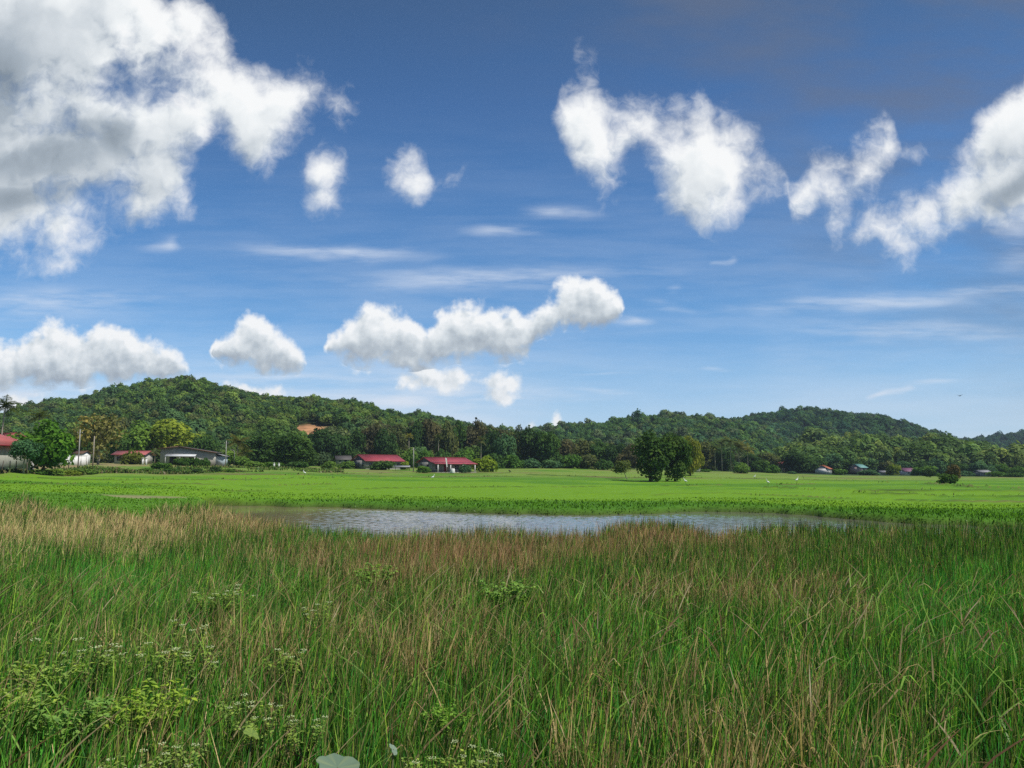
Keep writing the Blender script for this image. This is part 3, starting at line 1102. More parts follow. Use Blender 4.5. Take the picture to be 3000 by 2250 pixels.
# ------------------------------------------------------------------ crowns and trunks
def crown_arrays(seed, lobes=22, leaves=1500, leaf=0.085, flat=0.85, spread=0.62, open_=0.0, bottom=-0.55, top=1.0, jitter=0.42):
    """a crown about the origin with radius about 1: leaf cards on lumpy lobes, gaps between them.
    Returns vertices, quads, tone per vertex"""
    r = np.random.default_rng(seed)
    # lobes
    C, R, T = [], [], []
    while len(C) < lobes:
        p = r.normal(size=3)
        p /= np.linalg.norm(p)
        rad_ = spread * (0.35 + 0.65 * r.random() ** 0.5)
        p = p * rad_ * np.array([1, 1, flat])
        if p[2] < bottom * flat or p[2] > top:
            continue
        C.append(p)
        R.append(r.uniform(0.18, 0.46) * (1.0 - 0.4 * max(0, np.linalg.norm(p) - 0.4)))
        T.append(r.normal(0, 0.14))
    C, R, T = np.array(C), np.array(R), np.array(T)
    k = r.choice(lobes, leaves, p=R ** 2 / (R ** 2).sum())
    d = r.normal(size=(leaves, 3))
    d[:, 2] = d[:, 2] * 0.9 + 0.25
    d /= np.linalg.norm(d, axis=1)[:, None]
    rr = R[k] * (0.72 + 0.34 * r.random(leaves) ** 0.6 + open_ * r.normal(0, 0.25, leaves))
    P = C[k] + d * rr[:, None] * np.array([1, 1, 0.9])
    P += (r.random((leaves, 3)) - 0.5) * 0.05
    nrm = d * 0.9 + r.normal(size=(leaves, 3)) * jitter
    nrm[:, 2] += 0.35
    nrm /= np.linalg.norm(nrm, axis=1)[:, None]
    a = np.cross(nrm, r.normal(size=(leaves, 3)))
    a /= np.linalg.norm(a, axis=1)[:, None] + 1e-9
    b = np.cross(nrm, a)
    s = leaf * (0.6 + 0.8 * r.random(leaves))[:, None]
    V = np.stack([P - a * s, P - b * s * 0.62 + a * s * .15, P + a * s, P + b * s * 0.62 + a * s * .1], 1).reshape(-1, 3)
    Q = np.arange(leaves * 4).reshape(-1, 4)
    tone = np.clip(0.5 + T[k] + r.normal(0, 0.10, leaves), 0, 1)
    return V, Q, np.repeat(tone, 4)


def crown_mesh(name, seed, mat, **kw):
    V, Q, t = crown_arrays(seed, **kw)
    me = mesh_from(name, V, Q, None, {'tone': ('FLOAT', t)}, (mat,))
    # the extent that the eye takes for the crown's outline
    EXTENT[me.name] = (np.percentile(np.abs(V[:, :2]), 97), np.percentile(V[:, 2], 1.0), np.percentile(V[:, 2], 99.0))
    return me


EXTENT = {}


def trunk_mesh(name, seed, h, r0, forks=3, spread=0.5, lean=(0, 0), mat=None, start=0.35, n=7):
    """a tapering trunk with limbs that fork into the crown; h: height reached by the limbs"""
    rr = random.Random(seed)
    mb = MB()
    hs = h * start
    pts = [(lean[0] * t ** 1.2 * h, lean[1] * t ** 1.2 * h, hs * t / start * 1.0) for t in (0, start * 0.33, start * 0.66, start)]
    mb.tube([(p[0] + rr.uniform(-.02, .02) * h * (i > 0), p[1], p[2]) for i, p in enumerate(pts)], [r0 * 1.35, r0 * 1.0, r0 * 0.9, r0 * 0.85], n)
    tip = Vector(pts[-1])
    for f in range(forks):
        a = 2 * math.pi * (f + rr.random() * 0.6) / forks
        e = Vector((math.cos(a) * spread * h * rr.uniform(.5, 1), math.sin(a) * spread * h * rr.uniform(.5, 1), (h - hs) * rr.uniform(.75, 1.0)))
        m1 = tip + e * 0.45 + Vector((rr.uniform(-.05, .05) * h, rr.uniform(-.05, .05) * h, 0.04 * h))
        mb.tube([tip - Vector((0, 0, 0.02 * h)), m1, tip + e], [r0 * 0.72, r0 * 0.42, r0 * 0.14], 5)
        for _ in range(2):
            q = m1 + Vector((rr.uniform(-1, 1) * spread * h * 0.5, rr.uniform(-1, 1) * spread * h * .5, rr.uniform(.1, .35) * h))
            mb.tube([m1, q], [r0 * 0.34, r0 * 0.1], 4)
    return mb.mesh(name, mat or M_BARK, True)


def palm_crown_mesh(name, seed, fronds=16, length=2.6, mat=None, stiff=0.5):
    rr = random.Random(seed)
    V, Q, T = [], [], []
    for f in range(fronds):
        a = 2 * math.pi * f / fronds + rr.uniform(-.25, .25)
        el = rr.uniform(-0.35, 1.2)
        L = length * rr.uniform(.8, 1.1)
        droop = rr.uniform(0.7, 1.5) * (1 - stiff * 0.4)
        tone = min(1, max(0, rr.gauss(.5, .14) - (0.12 if el < 0 else 0)))
        prev = None
        segs = 9
        p = Vector((0, 0, 0))
        for k in range(segs + 1):
            t = k / segs
            ang = el - droop * t ** 1.4
            if k:
                p = p + Vector((math.cos(a) * math.cos(ang), math.sin(a) * math.cos(ang), math.sin(ang))) * (L / segs)
            side = Vector((-math.sin(a), math.cos(a), 0))
            if k:
                wl = length * 0.27 * (math.sin(math.pi * min(1, 0.12 + t * 0.95)) ** 0.6 + 0.02)
                for sg in (-1, 1):
                    for j in range(3):
                        o = prev + (p - prev) * (j / 3.0)
                        o2 = o + (p - prev) * 0.20
                        dv = (side * sg + (p - prev).normalized() * 0.7 + Vector((0, 0, -0.35 - 0.25 * t + rr.uniform(-.25, .25)))).normalized() * wl * rr.uniform(.8, 1.1)
                        i = len(V)
                        V += [tuple(o), tuple(o2), tuple(o2 + dv * 0.98), tuple(o + dv)]
                        T += [tone] * 4
                        Q.append([i, i + 1, i + 2, i + 3])
                i = len(V)
                wv = side * 0.03 * length * (1 - t * .8)
                V += [tuple(prev - wv), tuple(prev + wv), tuple(p + wv), tuple(p - wv)]
                T += [min(1, tone + .2)] * 4
                Q.append([i, i + 1, i + 2, i + 3])
            prev = p.copy()
    return mesh_from(name, np.array(V), np.array(Q), None, {'tone': ('FLOAT', np.array(T))}, (mat or M_LEAF,))


def frame_of(px, py_base, d):
    """where a thing stands: the point of the ground straight below the photo pixel, at distance d"""
    u, _ = ray(px, py_base)
    return Vector((u * d, d, gz(u * d, d)))


def size_at(npx, d):
    return npx / F_PX * d


# shared meshes: broad crowns, upright crowns, thin crowns, bushes
BROAD = [crown_mesh("broad_crown", 100 + k, M_LEAF, lobes=30, leaves=3400, leaf=0.066, flat=0.8, spread=.72) for k in range(5)]
TALL = [crown_mesh("tall_crown", 120 + k, M_LEAF, lobes=32, leaves=3400, leaf=0.066, flat=1.3, spread=0.70) for k in range(4)]
THINC = [crown_mesh("thin_crown", 140 + k, M_LEAF, lobes=20, leaves=1100, leaf=0.075, flat=1.0, spread=0.7, open_=0.5) for k in range(3)]
BUSHC = [crown_mesh("bush_crown", 160 + k, M_LEAF, lobes=18, leaves=1300, leaf=0.095, flat=0.75, bottom=-0.9) for k in range(4)]
TRUNKS = [trunk_mesh("trunk", 200 + k, 1.0, 0.035, forks=3 + k % 3, spread=0.32) for k in range(4)]
PALE_TRUNKS = [trunk_mesh("pale_trunk", 210 + k, 1.0, 0.028, forks=3, spread=0.25, mat=M_PALE_BARK, start=0.55) for k in range(3)]
PALMS = [palm_crown_mesh("palm_crown", 230 + k) for k in range(4)]
TREE_N = [0]


def tree(name, label, cat, px, py_top, d, width_px, kind='broad', tint=(0.06, 0.12, 0.02), group=None, py_base=1372, low=0.28, lean=0.0, seed=None, loc=None, pale=False):
    """a tree standing at photo column px and distance d whose crown tops out at photo row py_top"""
    TREE_N[0] += 1
    k = TREE_N[0] if seed is None else seed
    p = frame_of(px, py_base, d) if loc is None else Vector(loc)
    _, v = ray(px, py_top)
    H = CAM_H + v * d - p.z
    W = size_at(width_px, d)
    root = thing(name, label, cat, p - Vector((0, 0, 0.05)), 0, group)
    if kind == 'palm':
        tm = MB()
        L = W / 2
        hc = max(H - L * 0.62, 1.0)
        bend = lean * hc
        tm.tube([(0, 0, 0), (bend * .1, 0, hc * .3), (bend * .4, 0, hc * .65), (bend, 0, hc)], [0.17, 0.13, 0.115, 0.10], 6)
        tm.build("trunk", M_PALE_BARK, root, True)
        c = link("crown", PALMS[k % 4], root, (bend, 0, hc))
        c.scale = (L / 2.4,) * 3
        c.rotation_euler = (0, 0, k * 1.7)
        c.color = (*tint, 1)
        return root
    meshes = {'broad': BROAD, 'tall': TALL, 'thin': THINC, 'bush': BUSHC}[kind]
    zl = H * low if kind != 'bush' else -0.08 * H        # underside of the crown
    me = meshes[k % len(meshes)]
    er, e0, e1 = EXTENT[me.name]
    rz = (H - zl) / (e1 - e0)
    hc = zl - e0 * rz
    c = link("crown", me, root, (lean * hc, 0, hc))
    c.scale = (W / 2 / er, W / 2 / er, rz)
    c.rotation_euler = (0, 0, k * 2.4)
    c.color = (*tint, 1)
    if kind != 'bush':
        tl = PALE_TRUNKS if pale else TRUNKS
        t = link("trunk", tl[k % len(tl)], root)
        hh = zl + (H - zl) * 0.62
        t.scale = (hh * 1.0, hh * 1.0, hh)
        t.rotation_euler = (0, math.atan(lean) if lean else 0, k * 1.3 if not lean else 0)
    return root


# ------------------------------------------------------------------ forested hills
FOREST = bpy.data.collections.new("forest_crowns")        # the crowns that the far forest is made of; not part of the scene itself
for k in range(9):
    kind = k % 3
    kw = (dict(flat=0.8, lobes=16, leaves=900, leaf=0.11, jitter=0.3), dict(flat=1.05, lobes=14, leaves=900, leaf=0.105, jitter=.3), dict(flat=0.65, lobes=18, leaves=900, leaf=0.10, jitter=.3))[kind]
    o = bpy.data.objects.new("forest_crown", crown_mesh("forest_crown", 300 + k, M_LEAF_FOREST, bottom=-0.75, **kw))
    FOREST.objects.link(o)


def scatter_tree():
    """geometry nodes: one forest crown on each point, with the point's own size, turn and tint"""
    nt = bpy.data.node_groups.new("forest_scatter", 'GeometryNodeTree')
    nt.interface.new_socket("Geometry", in_out='INPUT', socket_type='NodeSocketGeometry')
    nt.interface.new_socket("Geometry", in_out='OUTPUT', socket_type='NodeSocketGeometry')
    N = nt.nodes
    gi, go = N.new('NodeGroupInput'), N.new('NodeGroupOutput')
    ci = N.new('GeometryNodeCollectionInfo')
    ci.inputs['Collection'].default_value = FOREST
    ci.inputs['Separate Children'].default_value = True
    ci.inputs['Reset Children'].default_value = True
    iop = N.new('GeometryNodeInstanceOnPoints')
    iop.inputs['Pick Instance'].default_value = True
    sz = N.new('GeometryNodeInputNamedAttribute'); sz.data_type = 'FLOAT_VECTOR'; sz.inputs[0].default_value = "size"
    tn = N.new('GeometryNodeInputNamedAttribute'); tn.data_type = 'FLOAT_VECTOR'; tn.inputs[0].default_value = "turn"
    pk = N.new('GeometryNodeInputNamedAttribute'); pk.data_type = 'INT'; pk.inputs[0].default_value = "pick"
    L = nt.links
    L.new(gi.outputs[0], iop.inputs['Points'])
    L.new(ci.outputs[0], iop.inputs['Instance'])
    L.new(pk.outputs[0], iop.inputs['Instance Index'])
    L.new(tn.outputs[0], iop.inputs['Rotation'])
    L.new(sz.outputs[0], iop.inputs['Scale'])
    L.new(iop.outputs[0], go.inputs[0])
    return nt


SCATTER = scatter_tree()


def forest(name, label, P, size, tint, seed):
    r = np.random.default_rng(seed)
    n = len(P)
    me = bpy.data.meshes.new(name)
    me.vertices.add(n)
    me.vertices.foreach_set("co", np.asarray(P, np.float32).ravel())
    a = me.attributes.new("size", 'FLOAT_VECTOR', 'POINT'); a.data.foreach_set("vector", np.asarray(size, np.float32).ravel())
    tv = np.zeros((n, 3), np.float32); tv[:, 2] = r.uniform(0, 6.28, n); tv[:, :2] = r.normal(0, 0.08, (n, 2))
    a = me.attributes.new("turn", 'FLOAT_VECTOR', 'POINT'); a.data.foreach_set("vector", tv.ravel())
    a = me.attributes.new("pick", 'INT', 'POINT'); a.data.foreach_set("value", r.integers(0, 9, n).astype(np.int32))
    a = me.attributes.new("tint", 'FLOAT_COLOR', 'POINT'); a.data.foreach_set("color", np.hstack([np.asarray(tint, np.float32), np.ones((n, 1), np.float32)]).ravel())
    o = link(name, me)
    md = o.modifiers.new("scatter", 'NODES')
    md.node_group = SCATTER
    tag(o, label, 'forest', kind='stuff')
    return o


def hill_material():
    m, g, out = material("forest_floor")
    col = g.node('ShaderNodeAttribute', attribute_type='GEOMETRY', attribute_name='hue').outputs['Color']
    pos = g.node('ShaderNodeNewGeometry').outputs['Position']
    k = g.ramp(g.noise(pos, 0.25, 6, 0.65), [(0.3, (0.55, 0.55, 0.55)), (0.7, (1.35, 1.3, 1.25))])
    principled(g, out, g.mix(1.0, col, k, 'MULTIPLY'), 0.95, 0.05)
    return m


M_HILL = hill_material()
GREENS = np.array([[0.078, 0.150, 0.040], [0.100, 0.180, 0.042], [0.060, 0.122, 0.045], [0.130, 0.200, 0.048], [0.110, 0.145, 0.056], [0.088, 0.170, 0.064]])


def hill(name, skyline, D, front, back, foot_z, tree_h, spacing, label, seed, crown=3.6, greens=GREENS, clear=(), p=1.0, dark=1.0, behind=True, rough=0.05, spurs=0.0, cover=1.0):
    """a hill whose wooded ridge meets the given skyline (points of the photo at 2212 x 1659)"""
    r = np.random.default_rng(seed)
    sx = np.array([q[0] * K for q in skyline]); sy = np.array([q[1] * K for q in skyline])
    su = np.array([ray(a, b)[0] for a, b in zip(sx, sy)]); sv = np.array([ray(a, b)[1] for a, b in zip(sx, sy)])
    s0, s1 = su.min(), su.max()

    def height(x, y):
        s = x / y
        v = np.interp(s, su, sv)
        zr = CAM_H + v * D - tree_h - (0.005 * D if D > 480 else -1.0)
        t = np.clip((y - (D - front)) / front, 0, 1)
        tb = np.clip((y - D) / back, 0, 1)
        prof = np.where(y < D, np.sin(t * np.pi / 2) ** p, 1 - tb ** 2 * (1.0 if behind else .3))
        n = (fbm(x * 0.012 + seed, y * 0.012, 4) - 0.5)
        sp = spurs * (np.abs(np.sin(x * 0.045 + 2.2 * fbm(x * .006, y * .006, 2) + y * 0.004)) - 0.6) * np.sin(np.pi * np.clip(t, 0, 1)) * (y < D)
        return foot_z + (zr - foot_z) * prof * (1 + (rough * n * 6 + sp) * (1 - t) ** 0.6 * (t > 0))

    ny, ns = 70, int((s1 - s0) / 0.006) + 2
    yy, s_ = np.meshgrid(np.concatenate([np.linspace(D - front, D, 46), np.linspace(D, D + back, 25)[1:]]), np.linspace(s0, s1, ns), indexing='ij')
    xx = s_ * yy
    zz = height(xx, yy)
    zz[0, :] = foot_z - 4
    hue_ = np.zeros(zz.shape + (3,)) + np.array([0.022, 0.040, 0.014])
    cl_fields = []
    for cx, cy, rx, ry, col in clear:
        u, v = ray(cx, cy)
        cl_fields.append((u, v, rx / F_PX, ry / F_PX, col))

    def clearing(x, y, z):
        u = x / y; v = (z - CAM_H) / y
        m = np.zeros_like(u); c = np.zeros(u.shape + (3,))
        for cu, cv, rx, ry, col in cl_fields:
            dd = np.sqrt(((u - cu) / rx) ** 2 + ((v - cv) / ry) ** 2) + (fbm(x * .08, y * .08, 3) - .5) * .9
            k = smoothstep(dd, 1.15, 0.75)
            c = np.where((k > m)[..., None], np.array(col), c)
            m = np.maximum(m, k)
        return m, c
    m, c = clearing(xx, yy, zz)
    hue_ = hue_ * (1 - m[..., None]) + c * m[..., None]
    n_r, n_c = zz.shape
    ii = np.arange(n_r * n_c).reshape(n_r, n_c)
    q = np.stack([ii[:-1, :-1], ii[:-1, 1:], ii[1:, 1:], ii[1:, :-1]], -1).reshape(-1, 4)
    tag(link(name, mesh_from(name, np.stack([xx, yy, zz], -1).reshape(-1, 3), q, None, {'hue': ('FLOAT_COLOR', hue_.reshape(-1, 3))}, (M_HILL,), True)), kind='structure')
    # trees over the slope that faces the fields, and just beyond the ridge
    area = (s1 - s0) * (D - front / 2) * (front + 20)
    n = int(area / spacing ** 2 * 1.25)
    y = r.uniform(D - front, D + 18, n); s = r.uniform(s0, s1, n)
    x = s * y
    z = height(x, y)
    m, _ = clearing(x, y, z)
    keep = r.random(n) > m * 1.05
    keep &= r.random(n) < cover
    x, y, z = x[keep], y[keep], z[keep]
    n = len(x)
    sc = crown * (0.55 + 0.75 * r.random(n) ** 1.3)
    sc *= 1 + 0.5 * (r.random(n) < 0.08)
    tone = fbm(x * 0.03, y * 0.03, 3)
    # kinds of tree grow in patches
    pick = np.clip((tone * 8 - 1.2 + r.normal(0, 1.3, n)), 0, len(greens) - 0.01).astype(int)
    tint = greens[pick] * (0.80 + 0.60 * r.random((n, 1)) ** 1.3) * dark
    P = np.stack([x, y, z + tree_h * 0.40 + sc * 0.12 + r.normal(0, 0.08, n) * tree_h], -1)
    forest(name.replace('hill', 'hill_forest'), label, P, np.stack([sc, sc, sc * (0.85 + 0.5 * r.random(n))], -1), tint, seed + 1)


LEFT_SKY = [(-160, 905), (-60, 900), (0, 893), (30, 882), (60, 872), (100, 862), (160, 860), (220, 846), (240, 836), (300, 826), (350, 820), (400, 816), (440, 824), (500, 838),
            (560, 851), (620, 857), (700, 859), (760, 866), (800, 872), (850, 888), (900, 900), (960, 918), (1040, 945), (1120, 975)]
SECOND_SKY = [(780, 905), (850, 886), (870, 891), (900, 881), (950, 890), (1000, 905), (1050, 915), (1100, 923), (1140, 932), (1200, 945), (1280, 965), (1340, 985)]
MID_SKY = [(1040, 960), (1090, 940), (1140, 925), (1170, 918), (1200, 916), (1260, 912), (1310, 910), (1350, 901), (1400, 896), (1430, 892), (1460, 890), (1500, 898), (1540, 901),
           (1600, 906), (1640, 918), (1680, 935), (1720, 957), (1760, 978), (1820, 995)]
RIGHT_SKY = [(1500, 940), (1560, 908), (1600, 898), (1640, 888), (1690, 886), (1740, 879), (1780, 881), (1830, 886), (1900, 894), (1960, 911), (2020, 931), (2060, 947), (2120, 965), (2200, 985), (2300, 1000)]
FAR_SKY = [(1900, 965), (2000, 952), (2060, 945), (2110, 940), (2160, 931), (2212, 930), (2280, 925), (2360, 930), (2460, 950)]
FRONT_SKY = [(1660, 1005), (1700, 985), (1750, 965), (1800, 950), (1850, 942), (1900, 946), (1950, 955), (2000, 955), (2030, 948), (2060, 958), (2080, 960), (2130, 968),
             (2160, 978), (2190, 996), (2240, 1012), (2300, 1014)]

EARTH = (0.42, 0.23, 0.12)
SCRUB = (0.10, 0.16, 0.035)
hill("left_hill", LEFT_SKY, 520, 240, 160, 4.5, 7.0, 4.2, "dense green forest covering the tall rounded hill at the left", 11, crown=3.7,
     clear=[(902, 1268, 46, 26, EARTH), (914, 1294, 36, 22, EARTH), (960, 1274, 36, 22, (0.27, 0.20, 0.10)), (1115, 1232, 8, 4, EARTH)], spurs=0.10)
hill("middle_hill", SECOND_SKY, 640, 180, 120, 4.0, 7.0, 4.7, "green forest on the low ridge sloping down behind the red roofed houses", 21, crown=4.0, greens=GREENS * np.array([0.95, 1, 1.1]))  # a little distance haze is mixed into the leaf tints
hill("long_hill", MID_SKY, 720, 300, 160, 3.0, 7.0, 5.1, "green forest on the long hill behind the big twin trees", 31, crown=4.2,
     clear=[(1620, 1267, 30, 9, SCRUB)], greens=GREENS * np.array([0.9, 1.0, 1.25]), spurs=0.12)  # leaf tints shifted to blue, standing for haze
hill("right_hill", RIGHT_SKY, 980, 420, 200, 2.0, 9.0, 7.0, "forest in dark, haze-blue tints on the highest hill to the right", 41, crown=5.6,
     greens=GREENS * np.array([0.72, 0.9, 1.35]), dark=0.85, spurs=0.16)  # haze blue and cloud shade are put into the leaf tint
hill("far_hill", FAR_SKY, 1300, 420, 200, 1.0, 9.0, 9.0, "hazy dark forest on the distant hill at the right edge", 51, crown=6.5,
     greens=GREENS * np.array([0.65, 0.85, 1.45]), dark=0.8)  # strongest haze blue, coloured into the leaves themselves
hill("low_hill", FRONT_SKY, 460, 110, 80, 0.3, 9.0, 6.0, "pale crowned woodland on the low hill behind the far right houses", 61, crown=6.2,
     greens=np.array([[0.135, 0.205, 0.062], [0.170, 0.230, 0.064], [0.095, 0.160, 0.062], [0.110, 0.190, 0.056]]), p=0.8)

# the belt of wood at the foot of the hills, behind the front row of trees
def belt(name, label, prof, depth, seed, greens, crown=3.2, n=900, h=8.0):
    """prof: (photo x, photo y of the tops, distance)"""
    r = np.random.default_rng(seed)
    px = r.uniform(prof[0][0], prof[-1][0], n)
    top = np.interp(px, [q[0] for q in prof], [q[1] for q in prof])
    d0 = np.interp(px, [q[0] for q in prof], [q[2] for q in prof])
    t = r.random(n)
    d = d0 + t * depth
    u = (px - CX) / F_PX
    v = (HORIZON - top) / F_PX
    zt = CAM_H + v * (d0 + depth)
    g0 = base_z(u * d, np.minimum(d, 300))
    # crowns fill the whole height of the belt, lower ones in front
    zc = g0 + (zt - g0) * np.clip((0.25 + 0.75 * t) * (0.55 + 0.45 * r.random(n)), 0.1, 1) - crown * 0.5
    sc = crown * (0.6 + 0.6 * r.random(n))
    pick = np.clip(fbm(u * d * .06, d * .05, 3) * len(greens) * 1.3 - 0.6 + r.normal(0, .8, n), 0, len(greens) - .01).astype(int)
    tint = greens[pick] * (0.7 + 0.6 * r.random((n, 1)))
    forest(name, label, np.stack([u * d, d, np.maximum(zc, g0 + 1.0)], -1), np.stack([sc, sc, sc * (0.9 + .4 * r.random(n))], -1), tint, seed)


BELT_G = np.array([[0.052, 0.105, 0.032], [0.075, 0.140, 0.034], [0.105, 0.130, 0.052], [0.088, 0.100, 0.048], [0.088, 0.165, 0.044]])
belt("woodland", "mixed woodland of dark and olive trees behind the red roofed houses",
     [(880, 1290, 285), (960, 1262, 285), (1080, 1240, 290), (1180, 1228, 300), (1300, 1235, 300), (1420, 1238, 300), (1540, 1262, 300), (1640, 1288, 310), (1760, 1296, 320), (1860, 1300, 320)], 45, 71, BELT_G, crown=3.4, n=1500)
belt("left_woodland", "green woodland behind the village houses at the left",
     [(-260, 1230, 190), (0, 1245, 200), (160, 1262, 220), (340, 1265, 245), (560, 1272, 255), (760, 1262, 262), (900, 1290, 275)], 50, 72, GREENS, crown=3.6, n=1100)
belt("right_woodland", "low shrubby woodland along the far edge of the fields",
     [(1860, 1300, 320), (2050, 1310, 330), (2250, 1322, 345), (2450, 1335, 365), (2650, 1345, 365), (2900, 1362, 360), (3020, 1380, 360), (3400, 1372, 370)], 40, 73, BELT_G * np.array([1, 1.1, 1.2]), crown=3.2, n=1300)
# ------------------------------------------------------------------ trees, palms and bushes one can tell apart
GR = (0.085, 0.180, 0.034); DK = (0.046, 0.095, 0.030); OL = (0.120, 0.145, 0.052); BR = (0.108, 0.108, 0.054)
YG = (0.170, 0.235, 0.032); LG = (0.130, 0.230, 0.045); BL = (0.080, 0.170, 0.076); MD = (0.064, 0.132, 0.034)
FRONT = "trees along the foot of the wooded hills"
BANK = "bushes on the grassy bank below the village"

# the village at the left
tree("leafy_tree", "broad bright green tree in front of the white yard wall, with dark shade under it", "tree", 128, 1240, 112, 158, 'broad', (0.078, 0.185, 0.024), low=0.16, py_base=1375, seed=2)
tree("papaya_tree", "small bluish green tree on thin stems beside the nearest red roofed house", "tree", 69, 1289, 103, 74, 'broad', (0.075, 0.170, 0.075), low=0.46, py_base=1375, seed=1, pale=True)
tree("coconut_palm", "coconut palm rising above the broad bright green tree", "palm", 106, 1192, 138, 82, 'palm', (0.075, 0.100, 0.030), py_base=1366)
tree("coconut_palm", "coconut palm at the left edge, above the nearest red roofed house", "palm", -4, 1150, 122, 120, 'palm', (0.060, 0.095, 0.025), py_base=1366, lean=0.04)
tree("olive_tree", "tall thin crowned olive brown tree behind the two pale poles", "tree", 286, 1215, 178, 118, 'thin', (0.21, 0.205, 0.07), low=0.22, pale=True)
tree("dark_tree", "dark green tree between the white yard wall and the olive brown tree", "tree", 232, 1262, 186, 66, 'tall', MD, low=0.1)
tree("round_tree", "rounded green tree behind the small red roofed house with the drooping bush", "tree", 392, 1240, 232, 128, 'broad', (.125, .225, .038), low=0.12)
tree("round_tree", "dark green tree at the left end of the small red roofed house", "tree", 340, 1270, 226, 70, 'broad', (.085, .16, .04), low=0.1)
tree("yellow_green_tree", "large yellow green tree behind the grey gabled house", "tree", 502, 1236, 238, 164, 'broad', (.21, .28, .036), low=0.14)
tree("round_tree", "dull green tree behind the right end of the grey gabled house", "tree", 596, 1276, 226, 66, 'broad', MD, low=0.1)
tree("areca_palm", "ragged yellowish palm beside the pole right of the grey house", "palm", 694, 1266, 212, 84, 'palm', (0.120, 0.125, 0.035))
tree("areca_palm", "low drooping palm in front of the ragged yellowish palm", "palm", 714, 1306, 207, 60, 'palm', (0.105, 0.120, 0.030))
tree("tall_tree", "tall dull green tree right of the ragged yellowish palm", "tree", 772, 1266, 226, 96, 'tall', MD, FRONT, low=0.05)
tree("tall_tree", "broad fresh green tree ending the village row, above two white posts", "tree", 846, 1276, 216, 118, 'tall', (0.060, 0.118, 0.028), FRONT, low=0.03)
tree("tall_tree", "fresh green tree at the right end of the village row", "tree", 896, 1300, 219, 62, 'tall', (0.068, 0.128, 0.032), FRONT, low=0.04)
tree("round_tree", "bushy green tree below the ragged yellowish palm", "tree", 668, 1322, 202, 56, 'bush', LG)
tree("round_tree", "low light green tree just right of the grey house's pole", "tree", 715, 1338, 203, 66, 'bush', LG)
tree("round_tree", "dark tree standing alone left of the first red roofed farmhouse", "tree", 957, 1262, 268, 104, 'broad', DK, FRONT, low=0.05)
tree("round_tree", "grey green shrub at the foot of the lone dark tree", "tree", 945, 1325, 256, 62, 'bush', (0.06, .10, .045))
tree("round_tree", "dark bushy tree behind the small dark shack", "tree", 1004, 1280, 272, 66, 'broad', MD, FRONT, low=0.03)

# behind and between the two red roofed farmhouses
row = [
    (1040, 1264, 274, 62, 'tall', DK, "narrow dark tree above the left gable of the first farmhouse"),
    (1086, 1248, 280, 74, 'tall', BR, "brown leaved tree above the ridge of the first farmhouse"),
    (1130, 1262, 272, 62, 'broad', DK, "dark low tree above the right half of the first farmhouse"),
    (1168, 1250, 284, 58, 'tall', OL, "olive tree behind the right end of the first farmhouse"),
    (1216, 1240, 288, 68, 'broad', DK, "dark tree directly behind the pole between the two farmhouses"),
    (1262, 1232, 290, 64, 'tall', BR, "tall brownish tree above the left gable of the second farmhouse"),
    (1306, 1244, 276, 60, 'broad', OL, "olive round tree above the second farmhouse's red door"),
    (1346, 1238, 288, 58, 'tall', MD, "tall green tree above the middle of the second farmhouse"),
    (1390, 1236, 290, 62, 'tall', BR, "dark brown tree above the right end of the second farmhouse"),
    (1436, 1266, 272, 52, 'tall', DK, "narrow dark tree above the bright bamboo clump"),
    (1482, 1276, 268, 60, 'broad', BL, "rounded bluish green tree right of the bright bamboo clump"),
    (1516, 1252, 284, 56, 'tall', OL, "olive tree at the left of the tall dark trees in the middle"),
    (1556, 1256, 274, 76, 'tall', DK, "tall dark tree in the middle of the wood's edge"),
    (1606, 1268, 270, 70, 'tall', MD, "tall green tree beside the darkest tree of the wood's edge"),
    (1654, 1292, 282, 58, 'broad', BR, "brownish tree right of the tall dark trees in the middle"),
    (1704, 1290, 290, 62, 'broad', OL, "olive tree halfway between the dark trees and the leaning tree"),
    (1752, 1296, 288, 62, 'tall', MD, "green tree above the low bushes left of the leaning tree"),
    (1800, 1302, 284, 56, 'tall', DK, "dark tree behind the small leaning tree"),
    (1846, 1306, 280, 60, 'broad', BR, "brown leaved tree just left of the big twin trees"),
]
for px, top, d, w, kind, tint, lab in row:
    tree("wood_edge_tree", lab, "tree", px, top, d, w, kind, tint, FRONT, low=0.04)
low = [
    (1048, 1322, 260, 50, DK, "low dark tree just behind the first farmhouse's left gable"),
    (1200, 1318, 262, 46, LG, "fresh green low tree between the two farmhouses"),
    (1246, 1322, 250, 50, GR, "green shrub behind the second farmhouse's left gable"),
    (1300, 1318, 254, 54, MD, "green shrub rising over the second farmhouse's ridge"),
    (1362, 1320, 256, 54, GR, "leafy shrub over the right end of the second farmhouse's ridge"),
    (1450, 1330, 252, 54, MD, "low green tree behind the bright bamboo clump"),
    (1500, 1334, 256, 56, GR, "low green tree right of the bright bamboo clump"),
    (1548, 1344, 258, 62, BL, "bluish green shrub at the foot of the tall dark trees"),
    (1616, 1348, 260, 58, BL, "grey green shrub under the tall green tree in the middle"),
    (1668, 1332, 262, 60, GR, "bright low tree at the wood's edge in the middle"),
    (1722, 1334, 264, 62, OL, "olive low tree left of the small leaning tree"),
    (1772, 1346, 258, 52, MD, "dark low shrub left of the small leaning tree"),
]
for px, top, d, w, tint, lab in low:
    tree("wood_edge_bush", lab, "bush", px, top, d, w, 'bush', tint, "shrubs at the foot of the wood")
tree("palm_tree", "slim palm with a pale yellow crown between the two farmhouses", "palm", 1197, 1266, 266, 34, 'palm', (0.30, 0.28, 0.08))
